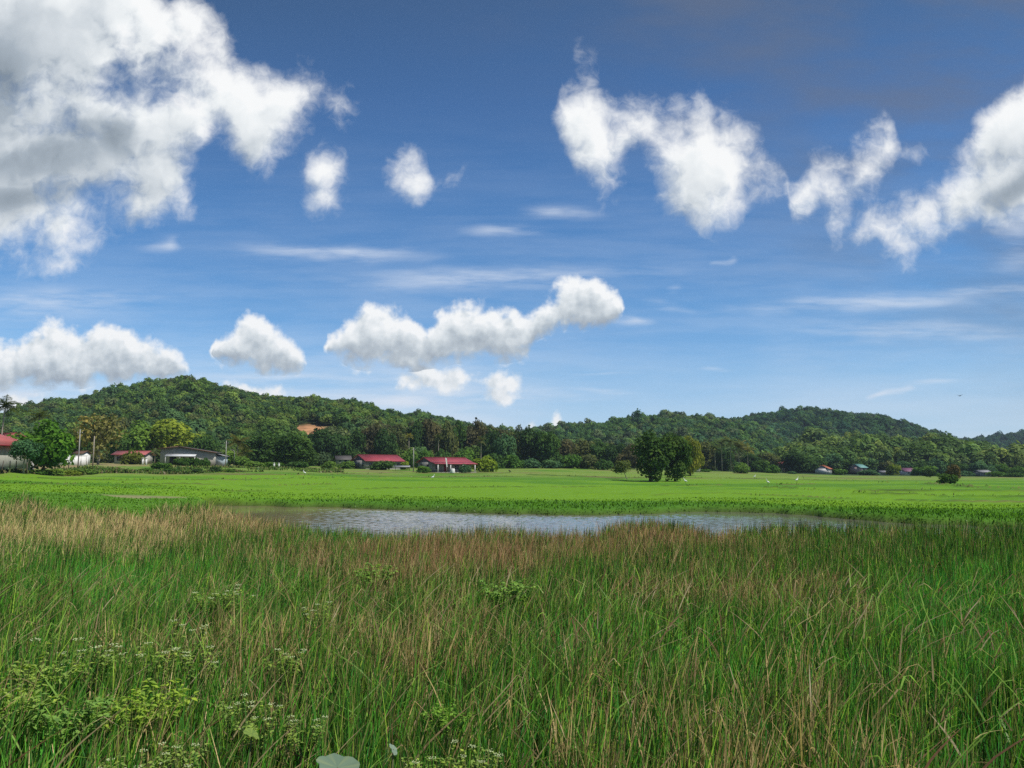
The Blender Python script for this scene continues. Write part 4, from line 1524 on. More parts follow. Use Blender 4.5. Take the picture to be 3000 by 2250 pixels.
tree("palm_tree", "slim pale stemmed palm above the bright bamboo clump", "palm", 1409, 1276, 262, 46, 'palm', (0.13, 0.14, 0.05))
tree("palm_tree", "slim palm rising behind the second farmhouse", "palm", 1284, 1270, 270, 40, 'palm', (0.085, 0.115, 0.045))
tree("bamboo_clump", "bright yellow green bamboo clump at the right end of the second farmhouse", "bamboo", 1416, 1337, 210, 70, 'bush', (0.190, 0.270, 0.030))
tree("round_bush", "round dark green bush before the second farmhouse's left gable", "bush", 1240, 1365, 193, 38, 'bush', GR)
tree("vine_bush", "climbing dark green bush against the first farmhouse's front wall", "bush", 1118, 1350, 217, 66, 'bush', MD)
tree("vine_bush", "pale green bush left of the first farmhouse's gable", "bush", 1018, 1352, 224, 48, 'bush', LG)
tree("vine_bush", "grey green bush hiding the right end of the second farmhouse's veranda", "bush", 1364, 1360, 196, 34, 'bush', BL)
tree("vine_bush", "yellowish bush between the pole and the first farmhouse", "bush", 1186, 1352, 226, 28, 'bush', YG)

# the big twin trees in the field and the small leaning one
t = tree("field_tree", "large dark dense tree standing alone in the rice field, with a leaning second trunk", "tree", 1908, 1270, 158, 104, 'tall', (0.050, 0.100, 0.024), low=0.12, py_base=1413, seed=1)
mb = MB()
mb.tube([(1.25, 0, 0), (0.95, 0.05, 1.2), (0.5, 0.1, 2.6), (0.1, 0.1, 4.2)], [0.22, 0.17, 0.14, 0.09], 7)
mb.build("trunk", M_BARK, t, True)
mb = MB()
mb.tube([(-0.15, 0, -0.1), (-0.1, 0.05, 1.2), (-0.35, 0.1, 2.6), (-0.8, 0.1, 4.4)], [0.42, 0.33, 0.25, 0.12], 8)
mb.build("trunk", M_BARK, t, True)
tree("field_tree", "large slightly paler green tree touching the right side of the dark field tree", "tree", 1978, 1274, 162, 84, 'tall', (0.062, 0.116, 0.027), low=0.07, py_base=1412, seed=2)
tree("leaning_tree", "small pale leafed tree leaning left, in the field beside the big twin trees", "tree", 1838, 1349, 172, 60, 'thin', (0.125, 0.165, 0.050), low=0.36, lean=-0.46, py_base=1407, pale=True)
tree("yellowish_tree", "yellowish green tree peeping out right of the big twin trees", "tree", 2022, 1284, 215, 74, 'broad', (0.175, 0.205, 0.035), low=0.1, py_base=1390)

# the far edge of the fields, to the right
right = [
    (2070, 1296, 318, 70, 'tall', OL, "olive tree behind the orange roofed house beside the twin trees"),
    (2122, 1318, 312, 60, 'tall', DK, "dark tree among the coconut palms"),
    (2205, 1330, 318, 56, 'tall', DK, "dark tree at the right end of the coconut palms"),
    (2250, 1328, 330, 60, 'broad', OL, "olive tree behind the half hidden pink house"),
    (2336, 1324, 322, 88, 'broad', DK, "broad dark tree left of the white orange roofed cottage"),
    (2384, 1338, 345, 60, 'broad', MD, "green tree just behind the white orange roofed cottage"),
    (2438, 1330, 352, 60, 'tall', BL, "bluish tree behind the right side of the white cottage"),
    (2490, 1340, 352, 62, 'tall', MD, "green tree between the white cottage and the teal roof"),
    (2548, 1344, 352, 60, 'tall', BL, "bluish green tree behind the teal roof"),
    (2604, 1350, 348, 54, 'broad', OL, "olive tree above the long low shed"),
    (2650, 1352, 352, 50, 'tall', BL, "bluish tree behind the purple roofed house"),
    (2700, 1352, 350, 52, 'broad', MD, "green tree right of the purple roofed house"),
    (2745, 1346, 346, 50, 'tall', BL, "grey green tree beyond the brown shrub"),
    (2812, 1356, 342, 52, 'broad', MD, "green tree left of the grey shed"),
    (2878, 1352, 338, 60, 'broad', BL, "bluish tree behind the grey shed"),
    (2930, 1360, 338, 48, 'broad', GR, "light green tree right of the grey shed"),
    (2984, 1368, 330, 46, 'broad', GR, "green tree at the right edge of the far fields"),
]
for px, top, d, w, kind, tint, lab in right:
    tree("far_tree", lab, "tree", px, top, d, w, kind, tint, "trees along the far edge of the fields", low=0.03, py_base=1390)
for px, top, w, lab in [(2096, 1296, 56, "leftmost coconut palm of the cluster right of the twin trees"), (2116, 1278, 60, "tallest coconut palm of the cluster, on a pale straight trunk"),
                        (2142, 1272, 64, "coconut palm with a dark crown in the middle of the cluster"), (2166, 1288, 64, "coconut palm with yellowing fronds in the cluster"),
                        (2192, 1300, 62, "drooping coconut palm at the right of the cluster")]:
    tree("coconut_palm", lab, "palm", px, top, 300, w, 'palm', (0.20, 0.20, 0.075) if px > 2150 else (0.125, 0.165, 0.055), "coconut palms right of the twin trees", py_base=1384)
bushes = [
    (2176, 1356, 268, 42, LG, "round light green bush below the coconut palms"),
    (2230, 1350, 300, 50, MD, "dull green bush right of the round light green bush"),
    (2264, 1362, 290, 36, GR, "green bush in front of the half hidden pink house"),
    (2064, 1374, 280, 36, GR, "small bush right of the orange roofed house"),
    (2318, 1380, 290, 26, BL, "grey green bush under the broad dark tree"),
    (2462, 1374, 310, 36, GR, "bush at the right wall of the white cottage"),
    (2545, 1376, 310, 50, BL, "low bush in front of the teal roofed house"),
    (2620, 1362, 330, 38, YG, "yellowish bush beside the purple roofed house"),
    (2684, 1376, 320, 26, BL, "bush at the right wall of the purple roofed house"),
    (2712, 1366, 300, 60, GR, "green bush behind the small round field tree"),
    (2830, 1380, 312, 40, BL, "low bush left of the grey shed"),
    (2920, 1382, 300, 60, GR, "low bush right of the grey shed"),
    (2968, 1384, 290, 44, MD, "dark bush at the right edge of the far fields"),
    (2774, 1388, 143, 48, (0.055, 0.115, 0.026), "round dark green bush standing alone in the right hand paddies"),
    (2792, 1362, 196, 36, (0.140, 0.115, 0.045), "brownish upright shrub behind the lone dark bush"),
]
for px, top, d, w, tint, lab in bushes:
    tree("field_bush", lab, "bush", px, top, d, w, 'bush', tint, "bushes of the far fields", py_base=1392)
tree("round_tree", "small round tree on a short trunk in the right hand fields", "tree", 2725, 1373, 245, 34, 'broad', (0.045, 0.085, 0.030), low=0.18, py_base=1400)

# bushes on the bank under the village
bank = [
    (118, 1376, 110, 40, GR, "dark leafy bush at the foot of the broad bright green tree"),
    (158, 1374, 118, 52, LG, "bright leafy bush in front of the white wall's left end"),
    (205, 1377, 121, 54, YG, "yellow green bush in front of the white yard wall"),
    (252, 1374, 125, 50, LG, "bright green bush below the first pole"),
    (298, 1370, 134, 48, GR, "green bush below the olive brown tree"),
    (345, 1374, 140, 44, MD, "dull green bush left of the small house's drooping bush"),
    (430, 1371, 146, 50, GR, "green bush below the white pillars"),
    (474, 1356, 162, 54, GR, "taller leafy bush at the left corner of the grey house"),
    (505, 1370, 152, 44, MD, "dull green bush below the grey house's awning"),
    (581, 1372, 153, 26, DK, "small dark bush below the grey house's hedge"),
    (629, 1366, 157, 30, DK, "pointed dark bush below the grey house's right corner"),
    (668, 1374, 158, 34, GR, "green bush below the pole right of the grey house"),
    (742, 1352, 196, 56, LG, "light green bush at the left foot of the tall dull tree"),
    (800, 1354, 206, 52, GR, "green bush behind the two white posts"),
    (870, 1352, 206, 60, MD, "green bush under the fresh green trees of the village row"),
    (965, 1352, 214, 40, LG, "light green bush on the bank left of the dark shack"),
]
for px, top, d, w, tint, lab in bank:
    tree("bank_bush", lab, "bush", px, top, d, w, 'bush', tint, BANK)
tree("drooping_bush", "feathery yellow green bush hanging before the small red roofed house", "bush", 392, 1320, 192, 58, 'bush', (0.125, 0.160, 0.030))
for px, lab in [(527, "left clump of the clipped hedge before the grey house"), (550, "second clump of the clipped hedge before the grey house"), (573, "third clump of the clipped hedge before the grey house"), (596, "right clump of the clipped hedge before the grey house")]:
    tree("hedge_plant", lab, "hedge", px, 1342, 184, 32, 'bush', (0.055, 0.125, 0.025), "clipped hedge before the grey house")
tree("garden_palm", "small palm between the drooping bush and the grey house", "palm", 452, 1308, 198, 44, 'palm', (0.085, 0.120, 0.050))
# ------------------------------------------------------------------ houses
M_RED = roofing("red_roof_sheet", (0.36, 0.058, 0.075), 0.25, (0.45, 0.13, 0.13))
M_ORANGE = roofing("orange_roof_tiles", (0.46, 0.14, 0.06), 0.3, (0.50, 0.22, 0.12))
M_PINKROOF = roofing("faded_red_roof", (0.45, 0.12, 0.11), 0.3, (0.52, 0.22, 0.19))
M_PURPLE = roofing("purple_roof", (0.22, 0.09, 0.16), 0.3)
M_TEAL = roofing("teal_roof", (0.16, 0.36, 0.33), 0.3)
M_GREYROOF = roofing("grey_roof_sheet", (0.30, 0.30, 0.31), 0.25, (0.42, 0.42, 0.42))
M_DARKROOF = roofing("dark_roof_sheet", (0.11, 0.10, 0.095), 0.25)
M_BROWN = plain("brown_fascia", (0.13, 0.075, 0.05), 0.8, 0.3)
M_TIMBER = plain("weathered_boards", (0.33, 0.32, 0.30), 0.9, 0.3, 1.2, dirt=(0.12, 0.11, 0.10))
M_GREYWALL = plain("grey_render", (0.44, 0.43, 0.38), 0.9, 0.2, 0.6, dirt=(0.30, 0.28, 0.24))
M_WHITE = plain("whitewash", (0.74, 0.73, 0.70), 0.85, 0.12, 0.8, dirt=(0.48, 0.46, 0.42))
M_BLUEWALL = plain("pale_blue_wall", (0.40, 0.48, 0.52), 0.85, 0.15, 0.8)
M_PINKWALL = plain("pinkish_wall", (0.50, 0.36, 0.33), 0.85, 0.15, 0.8)
M_DARK = plain("dark_opening", (0.018, 0.019, 0.022), 0.35, 0.2, spec=0.5)
M_GLASSY = plain("dark_window", (0.025, 0.03, 0.038), 0.12, 0.2, spec=0.6)
M_REDDOOR = plain("red_door", (0.22, 0.025, 0.03), 0.6, 0.2)
M_FRAME = plain("painted_frame", (0.62, 0.61, 0.58), 0.7, 0.1)
M_CONCRETE = plain("concrete", (0.36, 0.35, 0.33), 0.9, 0.25, 2.0)
M_WOODPOST = plain("old_wood", (0.10, 0.082, 0.065), 0.9, 0.4, 4.0)
M_AWNING = roofing("white_awning_sheet", (0.66, 0.68, 0.70), 0.25)


def gable_walls(L, W, h, hr, mat, root, t=0.15):
    """four walls of a gabled house as one mesh: ridge along x, front at -W/2"""
    mb = MB()
    x0, x1, y0, y1 = -L / 2, L / 2, -W / 2, W / 2
    mb.box(x0, x1, y0, y0 + t, 0, h)
    mb.box(x0, x1, y1 - t, y1, 0, h)
    for xa, xb in ((x0, x0 + t), (x1 - t, x1)):
        a = [(xa, y0 + t, 0), (xb, y0 + t, 0), (xb, y1 - t, 0), (xa, y1 - t, 0)]
        b = [(xa, y0 + t, h), (xb, y0 + t, h), (xb, y1 - t, h), (xa, y1 - t, h)]
        mb.hexa(a + b)
        i = mb.verts([(xa, y0, h), (xb, y0, h), (xb, y1, h), (xa, y1, h), (xa, 0, hr), (xb, 0, hr)])
        mb.t += [[i, i + 4, i + 3], [i + 1, i + 2, i + 5]]
        mb.q += [[i, i + 1, i + 5, i + 4], [i + 2, i + 3, i + 4, i + 5]]
    return mb.build("wall", mat, root)


def roof_slab(mb, p, th=0.09):
    """a sheet of roofing from four corners (counter-clockwise seen from above)"""
    lo = [Vector(q) - Vector((0, 0, th)) for q in p]
    mb.hexa([tuple(q) for q in lo] + [tuple(q) for q in p])


def gable_roof(L, W, h, hr, mat, root, over=0.5, ends=0.5, front_over=None):
    s = (hr - h) / (W / 2)
    mb = MB()
    fo = over if front_over is None else front_over
    x0, x1 = -L / 2 - ends, L / 2 + ends
    yf, yb = -W / 2 - fo, W / 2 + over
    zf = h - s * fo if front_over is None else h - s * 0.62 * fo
    roof_slab(mb, [(x0, yf, zf + .1), (x1, yf, zf + .1), (x1, 0, hr + .1), (x0, 0, hr + .1)] if front_over is None else
              [(x0, -W / 2, h + .1), (x1, -W / 2, h + .1), (x1, 0, hr + .1), (x0, 0, hr + .1)])
    if front_over is not None:
        roof_slab(mb, [(x0, yf, zf + .098), (x1, yf, zf + .098), (x1, -W / 2, h + .098), (x0, -W / 2, h + .098)])
    roof_slab(mb, [(x1, yb, h - s * over + .1), (x0, yb, h - s * over + .1), (x0, 0, hr + .1), (x1, 0, hr + .1)])
    r = mb.build("roof", mat, root)
    cap = MB()
    cap.box(x0, x1, -0.14, 0.14, hr + 0.085, hr + 0.16)
    cap.build("ridge_cap", mat, r)
    return r


def opening(root, name, mat, x0, x1, z0, z1, y=None, x=None, frame=True, yr=None, fmat=None):
    """a door or window: on the front wall (y) or on an end wall (x, spanning yr)"""
    mb = MB()
    if x is None:
        mb.box(x0, x1, y - 0.03, y + 0.05, z0, z1)
    else:
        mb.box(x - 0.03, x + 0.05, x0, x1, z0, z1)
    o = mb.build(name, mat, root)
    if frame:
        fb = MB()
        t = 0.07
        if x is None:
            for a in ((x0 - t, x0, z0 - t, z1 + t), (x1, x1 + t, z0 - t, z1 + t), (x0, x1, z1, z1 + t), (x0, x1, z0 - t, z0), ((x0 + x1) / 2 - .02, (x0 + x1) / 2 + .02, z0, z1)):
                fb.box(a[0], a[1], y - 0.06, y - 0.032, a[2], a[3])
        else:
            for a in ((x0 - t, x0, z0 - t, z1 + t), (x1, x1 + t, z0 - t, z1 + t), (x0, x1, z1, z1 + t), (x0, x1, z0 - t, z0), ((x0 + x1) / 2 - .02, (x0 + x1) / 2 + .02, z0, z1)):
                fb.box(x - 0.06, x - 0.032, a[0], a[1], a[2], a[3])
        fb.build("frame", fmat or M_FRAME, o)
    return o


def house_at(name, label, px, d, py_base=1376, rz=0.0, sink=0.1, cat="house", group=None):
    p = frame_of(px, py_base, d)
    return thing(name, label, cat, p - Vector((0, 0, sink)), rad(rz), group)


def drop(root, corners):
    """lower a house until its lowest corner meets the ground"""
    root.location.z = min(gz(*(Matrix.Rotation(root.rotation_euler.z, 2) @ Vector(c) + Vector((root.location.x, root.location.y)))) for c in corners) - 0.05
    return root


# --- first farmhouse, red roof, weathered board walls
L, W, h, hr = 13.0, 7.2, 2.75, 4.35
r = house_at("farmhouse", "first red roofed farmhouse with weathered grey gable and bushes against its front", 1106, 229, rz=44)
r.location.z = 2.55
gable_walls(L, W, h, hr, M_TIMBER, r)
gable_roof(L, W, h, hr, M_RED, r, 0.7, 0.6)
fx = -L / 2
opening(r, "window", M_GLASSY, -2.6, -1.7, 0.9, 2.1, x=fx)
opening(r, "window", M_GLASSY, -0.4, 0.5, 0.9, 2.1, x=fx)
opening(r, "window", M_GLASSY, 1.9, 2.8, 0.9, 2.1, x=fx)
opening(r, "window", M_GLASSY, 4.4, 5.6, 1.2, 2.0, y=-W / 2)
opening(r, "window", M_GLASSY, -5.4, -4.5, 0.9, 2.1, y=-W / 2)
opening(r, "door", M_DARK, -3.1, -2.2, 0.1, 2.1, y=-W / 2, frame=False)
mb = MB(); mb.box(-L / 2 - 0.02, L / 2 + .02, -W / 2 - 0.04, -W / 2 - 0.005, 0, 0.35); mb.build("plinth", M_CONCRETE, r)

# --- low grey sheet lean-to beside it
s = house_at("sheet_shelter", "low open shelter with a pale grey sheet roof right of the first farmhouse", 1179, 214, rz=8, cat="shelter")
s.location.z = 2.0
mb = MB(); roof_slab(mb, [(-2.1, -1.2, 1.35), (2.1, -1.2, 1.35), (2.1, 1.2, 1.75), (-2.1, 1.2, 1.75)], 0.06); mb.build("roof", M_GREYROOF, s)
for x in (-1.9, 1.9):
    for y, zz in ((-1.0, 1.32), (1.0, 1.66)):
        mb = MB(); mb.tube([(x, y, 0), (x, y, zz - .02)], 0.05, 6); mb.build("post", M_WOODPOST, s)

# --- second farmhouse, red roof, veranda on white posts
L, W, h, hr = 12.8, 6.4, 2.75, 3.95
r = house_at("veranda_house", "second red roofed farmhouse with a white posted veranda and a red door", 1303, 205, rz=41)
r.location.z = 1.78
gable_walls(L, W, h, hr, M_TIMBER, r)
gable_roof(L, W, h, hr, M_RED, r, 0.5, 0.5, front_over=2.3)
yv = -W / 2 - 2.1
for x in (-6.0, -2.0, 2.0, 6.0):
    mb = MB(); mb.box(x - .09, x + .09, yv - .09, yv + .09, 0, 2.12); mb.build("post", M_WHITE, r)
opening(r, "door", M_REDDOOR, -2.6, -1.4, 0.05, 2.15, y=-W / 2, fmat=M_BROWN)
opening(r, "window", M_GLASSY, -5.4, -4.2, 0.9, 2.05, y=-W / 2)
opening(r, "window", M_GLASSY, 0.9, 2.2, 0.9, 2.05, y=-W / 2)
opening(r, "window", M_GLASSY, 4.4, 5.6, 0.9, 2.05, y=-W / 2, fmat=M_REDDOOR)
opening(r, "window", M_GLASSY, -1.9, -0.9, 0.9, 2.1, x=-L / 2, fmat=M_REDDOOR)
opening(r, "window", M_GLASSY, 1.0, 2.0, 0.9, 2.1, x=-L / 2, fmat=M_REDDOOR)
mb = MB(); mb.box(-L / 2, L / 2, yv - .3, -W / 2 - .002, 0, 0.18); mb.build("veranda_floor", M_CONCRETE, r)
f = house_at("flag_pole", "white pole leaning against the red roof of the second farmhouse", 1308, 193, cat="pole")
f.location.z = 1.65
mb = MB(); mb.tube([(0.2, 0, 0), (-0.25, 0, 3.9)], 0.05, 6); mb.build("pole", M_WHITE, f)
mb = MB()
for k in range(4):
    mb.quad((-0.25 + .06 * k, -.03 * (k % 2), 3.85 - .55 * k), (0.05 + .06 * k, .03, 3.8 - .55 * k), (0.11 + .06 * k, .03, 3.25 - .55 * k), (-0.19 + .06 * k, -.03 * ((k + 1) % 2), 3.3 - .55 * k))
mb.build("cloth", M_WHITE, f)


r = thing("water_tank", "small white tank standing before the second farmhouse's veranda", "tank", frame_of(1326, 1380, 192))
mb = MB(); mb.tube([(0, 0, 0), (0, 0, .12), (0, 0, 1.0), (0, 0, 1.12)], [.52, .56, .56, .46], 14); mb.build("body", M_WHITE, r, True)
mb = MB(); mb.tube([(0, 0, 1.122), (0, 0, 1.2)], [.22, .2], 10); mb.build("lid", M_CONCRETE, r)

# --- dark little shack left of the first farmhouse
r = house_at("shack", "small dark roofed shack half hidden left of the first farmhouse", 1004, 256, rz=20)
gable_walls(4.6, 3.6, 1.9, 3.0, M_TIMBER, r); gable_roof(4.6, 3.6, 1.9, 3.0, M_DARKROOF, r, .4, .4)
opening(r, "door", M_DARK, 0.2, 1.1, 0.0, 1.8, y=-1.8, frame=False)
opening(r, "window", M_GLASSY, -1.6, -.8, 0.8, 1.6, y=-1.8)
r.location.z += 0.7

# --- grey gabled house with a white awning
r = house_at("grey_house", "wide grey house with a low brown edged gable and a long white awning", 548, 192, rz=9)
r.location.z = 3.55
mb = MB()
prof = [(-6.4, 0), (6.4, 0), (6.4, 3.35), (-2.2, 4.75), (-6.4, 4.25)]
for y0, y1 in ((-0.15, 0.0), (8.0, 8.15)):
    i = mb.verts([(x, y0, z) for x, z in prof] + [(x, y1, z) for x, z in prof])
    for k in range(5):
        mb.q.append([i + (k + 1) % 5, i + k, i + 5 + k, i + 5 + (k + 1) % 5])
    mb.q += [[i, i + 1, i + 2, i + 4], [i + 9, i + 7, i + 6, i + 5]]
    mb.t += [[i + 2, i + 3, i + 4], [i + 9, i + 8, i + 7]]
mb.box(-6.4, -6.25, 0.0, 8.0, 0, 4.2); mb.box(6.25, 6.4, 0.0, 8.0, 0, 3.3)
mb.build("wall", M_GREYWALL, r)
mb = MB()
roof_slab(mb, [(-7.0, -.7, 4.28), (-2.2, -.7, 4.87), (-2.2, 8.6, 4.87), (-7.0, 8.6, 4.28)])
roof_slab(mb, [(-2.2, -.7, 4.868), (7.0, -.7, 3.36), (7.0, 8.6, 3.36), (-2.2, 8.6, 4.868)])
rf = mb.build("roof", M_DARKROOF, r)
mb = MB()
mb.hexa([(-7.0, -.74, 4.02), (-2.2, -.74, 4.61), (-2.2, -.703, 4.61), (-7.0, -.703, 4.02), (-7.0, -.74, 4.29), (-2.2, -.74, 4.88), (-2.2, -.703, 4.88), (-7.0, -.703, 4.29)])
mb.hexa([(-2.2, -.74, 4.61), (7.0, -.74, 3.1), (7.0, -.703, 3.1), (-2.2, -.703, 4.61), (-2.2, -.74, 4.88), (7.0, -.74, 3.37), (7.0, -.703, 3.37), (-2.2, -.703, 4.88)])
mb.build("fascia", M_BROWN, rf)
mb = MB(); roof_slab(mb, [(-5.0, -1.7, 2.35), (2.2, -1.7, 2.35), (2.2, -.16, 2.95), (-5.0, -.16, 2.95)], 0.06); aw = mb.build("awning", M_AWNING, r)
for x in (-4.8, -1.4, 2.0):
    mb = MB(); mb.tube([(x, -1.6, 0), (x, -1.6, 2.28)], .05, 6); mb.build("post", M_WHITE, aw)
opening(r, "door", M_DARK, -4.2, -2.6, 0.05, 2.2, y=-.15, frame=False)
opening(r, "window", M_GLASSY, -1.9, -.6, 0.9, 2.1, y=-.15)
opening(r, "window", M_GLASSY, .4, 1.7, 0.9, 2.1, y=-.15)
mb = MB(); mb.box(6.41, 8.4, 1.5, 1.65, 0, 2.4); mb.box(8.25, 8.4, 1.66, 7.0, 0, 2.4); mb.build("annex_wall", M_BLUEWALL, r)
mb = MB(); roof_slab(mb, [(6.42, 1.1, 3.1), (8.8, 1.1, 2.45), (8.8, 7.4, 2.45), (6.42, 7.4, 3.1)]); mb.build("annex_roof", M_GREYROOF, r)

# --- small red roofed house with the drooping bush
r = house_at("small_house", "small low house with a flat red roof behind a drooping bush", 390, 207, rz=6)
r.location.z = 4.0
gable_walls(7.6, 6.0, 2.7, 3.5, M_GREYWALL, r); gable_roof(7.6, 6.0, 2.7, 3.5, M_PINKROOF, r, 1.0, 0.6)
opening(r, "window", M_GLASSY, -3.2, -2.0, 0.9, 2.1, y=-3.0)
opening(r, "door", M_DARK, 1.9, 2.9, 0.05, 2.1, y=-3.0, frame=False)
r = house_at("gate_pillars", "pair of white gate pillars beside the small low house", 422, 186, cat="gate")
for x in (-.42, .42):
    mb = MB(); mb.box(x - .17, x + .17, -.17, .17, -.2, 1.7); mb.box(x - .23, x + .23, -.23, .23, 1.702, 1.84); mb.build("pillar", M_WHITE, r)

# --- the nearest houses, cut by the left edge
r = house_at("near_house", "nearest red roofed house with a grey wall, cut by the left edge", -62, 106, rz=-4)
r.location.z = 2.3
Lx, Wy, h, hr = 9.0, 8.0, 3.55, 5.6
mb = MB(); mb.box(-Lx / 2, Lx / 2, -Wy / 2, -Wy / 2 + .15, 0, h); mb.box(-Lx / 2, Lx / 2, Wy / 2 - .15, Wy / 2, 0, h)
mb.box(-Lx / 2, -Lx / 2 + .15, -Wy / 2 + .15, Wy / 2 - .15, 0, h); mb.box(Lx / 2 - .15, Lx / 2, -Wy / 2 + .15, Wy / 2 - .15, 0, h)
mb.build("wall", M_GREYWALL, r)
mb = MB()
e = 0.75
A = [(-Lx / 2 - e, -Wy / 2 - e, h + .02), (Lx / 2 + e, -Wy / 2 - e, h + .02), (Lx / 2 + e, Wy / 2 + e, h + .02), (-Lx / 2 - e, Wy / 2 + e, h + .02)]
R0, R1 = (-.9, 0, hr), (.9, 0, hr)
i = mb.verts(A + [R0, R1])
mb.q += [[i, i + 1, i + 5, i + 4], [i + 2, i + 3, i + 4, i + 5], [i + 3, i + 2, i + 1, i]]
mb.t += [[i + 1, i + 2, i + 5], [i + 3, i, i + 4]]
rf = mb.build("roof", M_PINKROOF, r)
mb = MB()
mb.box(-Lx / 2 - e - .03, Lx / 2 + e + .03, -Wy / 2 - e - .03, -Wy / 2 - e - .001, h - .16, h + .06)
mb.box(Lx / 2 + e + .001, Lx / 2 + e + .03, -Wy / 2 - e, Wy / 2 + e, h - .16, h + .06); mb.build("fascia", M_REDDOOR, rf)
mb = MB(); mb.box(-Lx / 2, Lx / 2 - .8, -Wy / 2 - .06, -Wy / 2 - .003, -.3, 1.5); mb.build("dado", M_WHITE, r)
opening(r, "window", M_GLASSY, 1.6, 2.8, 1.7, 2.9, y=-Wy / 2)
opening(r, "window", M_GLASSY, -1.6, -.4, 1.7, 2.9, y=-Wy / 2)
r = house_at("rear_house", "red roof showing above and behind the nearest red roofed house", -14, 124, rz=-8)
r.location.z = 2.7
gable_walls(7.0, 6.0, 4.3, 5.6, M_PINKWALL, r); gable_roof(7.0, 6.0, 4.3, 5.6, M_PINKROOF, r, .6, .5)
opening(r, "window", M_GLASSY, 1.6, 2.7, 2.2, 3.3, y=-3.0)

# --- yard walls, shed and fence posts
def wall_run(name, label, a, b, d0, d1, top, mat, cap=True, cat="wall"):
    p0, p1 = frame_of(a, 1370, d0), frame_of(b, 1370, d1)
    ln = (p1 - p0).length
    r = thing(name, label, cat, (p0 + p1) / 2, math.atan2((p1 - p0).y, (p1 - p0).x))
    r.location.z = min(p0.z, p1.z) - 0.15
    mb = MB(); mb.box(-ln / 2, ln / 2, -.08, .08, 0, top); mb.build("panel", mat, r)
    n = max(2, int(ln / 2.6))
    for k in range(n + 1):
        x = -ln / 2 + ln * k / n
        mb = MB(); mb.box(x - .12, x + .12, -.13, -.082, 0, top + .06); mb.build("pier", M_WHITE if mat is M_WHITE else M_CONCRETE, r)
    if cap:
        mb = MB(); mb.box(-ln / 2 - .05, ln / 2 + .05, -.15, .15, top + .062, top + .15); mb.build("coping", mat, r)
    return r


wall_run("yard_wall", "white yard wall right of the broad bright green tree", 150, 254, 148, 152, 2.15, M_WHITE)
wall_run("sheet_wall", "pale grey sheet wall behind the small bluish green tree", 36, 96, 118, 122, 2.0, M_GREYWALL, False)
r = house_at("yard_shed", "little white shed with a brown roof behind the white yard wall", 238, 166, rz=-6, cat="shed")
gable_walls(2.0, 2.6, 2.5, 3.0, M_WHITE, r); gable_roof(2.0, 2.6, 2.5, 3.0, M_BROWN, r, .35, .3)
opening(r, "window", M_GLASSY, -.5, .5, 1.6, 2.3, y=-1.3)
mb = MB()
mb.tube([(0, 0, -.3), (0.02, 0, .7), (0.0, 0, 1.55)], [.075, .07, .055], 6)
post = mb.mesh("fence_post", M_WOODPOST)
for k, (px, d, lab) in enumerate([(4, 101, "slanting wooden post at the left edge, below the nearest house"), (29, 102, "dark wooden post right of the nearest house's wall"),
                                  (47, 104, "wooden post left of the small bluish green tree"), (80, 106, "wooden post right of the small bluish green tree's stems"),
                                  (160, 128, "wooden post at the left end of the white yard wall"), (173, 130, "second wooden post before the white yard wall"),
                                  (187, 132, "third wooden post before the white yard wall"), (201, 134, "wooden post before the middle of the white yard wall")]):
    o = link("fence_post", post, None, frame_of(px, 1370, d))
    o.rotation_euler = (0, 0.16 if k == 0 else rnd.uniform(-.06, .06), k)
    tag(o, lab, "post", "old wooden fence posts of the village yard")

# --- far houses at the right
def cottage(name, label, px, d, L, W, h, hr, rz, wall, roof, lift=0.0, windows=((-.3, 0.4),), py=1388):
    r = house_at(name, label, px, d, py, rz)
    r.location.z += lift
    gable_walls(L, W, h, hr, wall, r); gable_roof(L, W, h, hr, roof, r, .45, .4)
    for a, b in windows:
        opening(r, "window", M_GLASSY, a * L / 2, b * L / 2, h * .35, h * .75, y=-W / 2)
    return r


cottage("cottage", "orange roofed house beside the right of the big twin trees", 2022, 272, 5.4, 5.0, 2.1, 3.2, 10, M_GREYWALL, M_ORANGE, windows=((-.7, -.3), (.2, .5)))
cottage("cottage", "pinkish house half hidden by bushes at the far edge", 2288, 346, 4.6, 4.4, 2.6, 3.7, 15, M_PINKWALL, M_PINKROOF, lift=.8)
r = cottage("cottage", "white cottage with an orange roof, its blank gable facing the fields", 2413, 340, 7.5, 5.6, 2.3, 3.7, 58, M_WHITE, M_ORANGE, windows=((-.2, .1), (.5, .75)))
cottage("cottage", "house with a pale teal roof behind low bushes", 2516, 346, 5.6, 5.0, 2.3, 3.7, 35, M_PINKWALL, M_TEAL, lift=.9)
cottage("cottage", "long low grey shed between the teal and the purple roofs", 2594, 336, 5.4, 3.4, 1.3, 1.9, 5, M_GREYWALL, M_GREYROOF)
cottage("cottage", "house with a dull purple roof and pale walls", 2656, 340, 5.4, 5.0, 1.8, 3.1, 12, M_WHITE, M_PURPLE, windows=((-.5, -.25), (.2, .45)))
cottage("cottage", "grey walled shed with a pale roof at the far right", 2877, 312, 4.6, 4.0, 1.9, 2.6, 8, M_TIMBER, M_GREYROOF, windows=((-.4, .1),))
